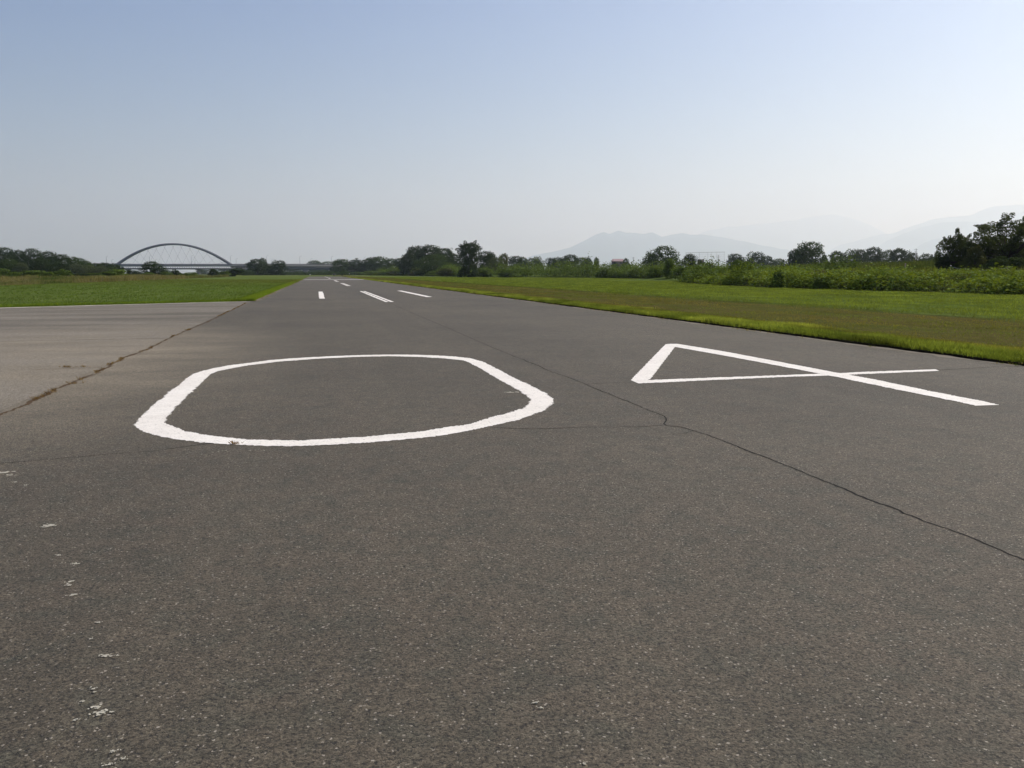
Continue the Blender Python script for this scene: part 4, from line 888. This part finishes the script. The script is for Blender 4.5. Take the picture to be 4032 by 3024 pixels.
upole(3602, 979, 420, 'utility pole with crossarms right of the right hand tree line')
upole(2493, 1012, 600, 'distant utility pole between the red roof and the large tree')
def sign(px0, px1, y0, y1, yb, d, lb, mat='board', legs=(.22, .7)):
    c = (px0 + px1) / 2; p = at(c, 1076, d); gz = float(bank(p[0], p[1])); W = hw(px1 - px0, d); z0, z1 = float(at(c, y1, d)[2]), float(at(c, y0, d)[2])
    o = empty('sign_board', (p[0], p[1], gz), -YAW, label=lb, cat='sign')
    MB().box((0, 0, (z0 + z1) / 2 - gz), (W, .05, z1 - z0)).build('panel', M[mat], o)
    for f in legs: MB().tube([((f - .5) * W, -.07, -.3), ((f - .5) * W, -.07, z1 - gz - .03)], .035, 6).build('post', M['wood'], o)
sign(2745, 2771, 1021, 1042, 1063, 150, 'dark back of a sign board on two posts rising from the vines')
sign(2790, 2806, 1037, 1057, 1060, 140, 'smaller brownish sign board half sunk in the vines', 'wood', (.5,))
p = at(2655, 1081, 183); gz = float(bank(p[0], p[1])); o = empty('concrete_block', (p[0], p[1], gz), -YAW + .1, label='low pale topped concrete block at the foot of the vines', cat='block')
zc = float(at(2655, 1070.5, 183)[2]) - gz
W = hw(42, 183); MB().box((0, 0, zc / 2 - .1), (W, 1.0, zc)).build('body', M['concrete'], o)
MB().box((0, 0, zc - .05 + .06), (W + .15, 1.15, .12)).build('cap', M['metal'], o)
def post(px, yt, d, lb, mat, r=.05, cap=None):
    p = at(px, 1076, d); gz = float(bank(p[0], p[1])); h = float(at(px, yt, d)[2]) - gz
    o = empty('post', (p[0], p[1], gz), 0, label=lb, cat='post', group='posts on the bank')
    MB().tube([(0, 0, -.2), (0, 0, h)], [r, r * .9], 8).build('shaft', M[mat], o)
    MB().tube([(0, 0, h), (0, 0, h + r * 1.2)], [r * 1.5, r * .7], 8).build('cap', M[cap or mat], o)
    return np.array([p[0], p[1], gz + h])
pa = post(3563, 1040, 96, 'stout dark marker post standing in the bright vines', 'wood', .07)
pb = post(3964, 1050, 84, 'thin fence post in front of the biggest near tree', 'wood', .04)
pc = post(3742, 1046, 92, 'thin fence post below the dark near tree', 'wood', .04, 'white')
q = [pc * (1 - f) + pb * f - np.array([0, 0, .35 * 4 * f * (1 - f) + .1]) for f in np.linspace(0, 1, 13)]
tag(MB().tube(q, .014, 5).build('rope', M['net']), 'sagging rope strung between the two thin fence posts', 'rope')

# ------------------------------------------------------------------ far end of the runway: people and kit
def person(label, loc, rz, pose, shirt, trousers):
    o = empty('person', loc, rz, label=label, cat='person')
    J = pose; me = bpy.data.meshes.new('body'); names = list(J['v']); idx = {n: i for i, n in enumerate(names)}
    me.from_pydata([J['v'][n][:3] for n in names], [(idx[a], idx[b]) for a, b in J['e']], [])
    b = bpy.data.objects.new('body', me); COL.objects.link(b); b.parent = o
    sk = b.modifiers.new('skin', 'SKIN'); sub = b.modifiers.new('sub', 'SUBSURF'); sub.levels = 1; sub.render_levels = 1
    for i, n in enumerate(names):
        r = J['v'][n][3]; me.skin_vertices[0].data[i].radius = (r, r); me.skin_vertices[0].data[i].use_root = (n == 'pelvis')
    me.materials.append(trousers)
    s = MB().tube([J['v'][k][:3] for k in ('pelvis', 'waist', 'chest', 'neck0')], [.17, .165, .185, .08], 10).build('shirt', shirt, o, True)
    hd_ = np.array(J['v']['head'][:3]); MB().tube([hd_ + (0, 0, -.11), hd_ + (0, 0, -.05), hd_ + (0, .01, .05), hd_ + (0, 0, .12)], [.05, .085, .095, .04], 10).build('head', M['skin'], o, True)
    MB().tube([hd_ + (0, -.02, .02), hd_ + (0, -.02, .09), hd_ + (0, -.01, .14)], [.1, .1, .05], 10).build('hair', M['black'], o, True)
    return o
E = [('pelvis', 'waist'), ('waist', 'chest'), ('chest', 'neck0'), ('neck0', 'head')] + [(a + s, b + s) for s in 'lr' for a, b in (('hip', 'knee'), ('knee', 'ankle'), ('ankle', 'toe'), ('sho', 'elb'), ('elb', 'wri'), ('wri', 'hand'))] + [('pelvis', 'hipl'), ('pelvis', 'hipr'), ('chest', 'shol'), ('chest', 'shor')]
stand = {'pelvis': (0, 0, .92, .13), 'waist': (0, 0, 1.08, .12), 'chest': (0, 0, 1.32, .14), 'neck0': (0, 0, 1.47, .055), 'head': (0, .02, 1.6, .085)}
sit = {'pelvis': (0, 0, .42, .13), 'waist': (0, -.02, .58, .12), 'chest': (0, .02, .82, .14), 'neck0': (0, .05, .97, .055), 'head': (0, .08, 1.1, .085)}
for s, k in ((-1, 'l'), (1, 'r')):
    stand.update({'hip' + k: (.1 * s, 0, .88, .09), 'knee' + k: (.11 * s, .02, .48, .065), 'ankle' + k: (.12 * s, -.01, .08, .045), 'toe' + k: (.13 * s, .16, .03, .035), 'sho' + k: (.2 * s, 0, 1.4, .06), 'elb' + k: (.26 * s, -.02, 1.13, .045), 'wri' + k: (.26 * s, .08, .9, .032), 'hand' + k: (.26 * s, .11, .82, .035)})
    sit.update({'hip' + k: (.1 * s, 0, .4, .09), 'knee' + k: (.14 * s, .42, .52, .065), 'ankle' + k: (.14 * s, .5, .12, .045), 'toe' + k: (.14 * s, .64, .08, .035), 'sho' + k: (.2 * s, .02, .9, .06), 'elb' + k: (.27 * s, .12, .68, .045), 'wri' + k: (.2 * s, .34, .66, .032), 'hand' + k: (.19 * s, .42, .67, .035)})
p = at(1376, 1084.6, 575); person('person in a white top and dark trousers standing on the far grass', (p[0], p[1], .03), 2.6, dict(v=stand, e=E), M['white'], M['navy'])
p = at(1316, 1084.8, 560); v = empty('open_buggy', (p[0], p[1], .03), math.pi, label='low dark open buggy at the far end of the runway', cat='buggy')
MB().box((0, 0, .45), (1.3, 2.0, .5), 0, .85).build('body', M['black'], v); MB().box((0, -.75, .95), (1.2, .15, .5)).build('seat_back', M['black'], v)
for sx in (-1, 1):
    for sy in (-.7, .7):
        wv = MB().tube([(sx * .62, sy, .32), (sx * .86, sy, .32)], .32, 14).build('wheel', M['black'], v); MB().tube([(sx * .861, sy, .32), (sx * .885, sy, .32)], .16, 10).build('rim', M['metal'], wv)
MB().tube([(-.6, .9, .7), (-.75, 1.1, 1.0)], .06, 6).build('mudguard', M['white'], v); MB().tube([(.6, .9, .7), (.8, 1.1, 1.0)], .06, 6).build('mudguard', M['white'], v)
person('person in dark clothes sitting on the far buggy', (p[0] + .0, p[1] + .25, .42), math.pi, dict(v=sit, e=E), M['navy'], M['navy'])
p = at(1348, 1086.2, 520); o = empty('equipment_crate', (p[0], p[1], .03), .2, label='low dark crate on the grass right of the far buggy', cat='crate')
MB().box((0, 0, .2), (1.05, .6, .4)).build('body', M['black'], o); MB().box((0, 0, .425), (1.1, .65, .05)).build('lid', M['navy'], o)
p = at(1221, 1082.6, 700); o = empty('runway_marker', (p[0], p[1], .03), .1, label='small white marker at the left of the runway end', cat='marker')
MB().box((0, 0, .45), (.95, .3, .5)).build('panel', M['white'], o)
for s in (-1, 1): MB().tube([(.35 * s, 0, 0), (.35 * s, 0, .2)], .04, 6).build('leg', M['metal'], o)
# low hedge across the far end
n = 14000; rng = np.random.default_rng(77); px = rng.uniform(1070, 1460, n); dd = rng.uniform(735, 765, n); P = np.array([at(a, 1076, b) for a, b in zip(px, dd)])
hh = 1.6 + 1.9 * fbm(px * .05, px * 0 + 3, 3); P[:, 2] = hh * rng.random(n) ** .6
V, Q = leaf_cards(P, rng.normal(size=(n, 3)) * .7 + (0, -.2, .6), rng.uniform(.5, 1.0, n), rng, .8)
tag(mesh_np('hedge', V, Q, M['leaf_mid']), 'long low hedge across the far end of the runway', 'hedge', kind='stuff')
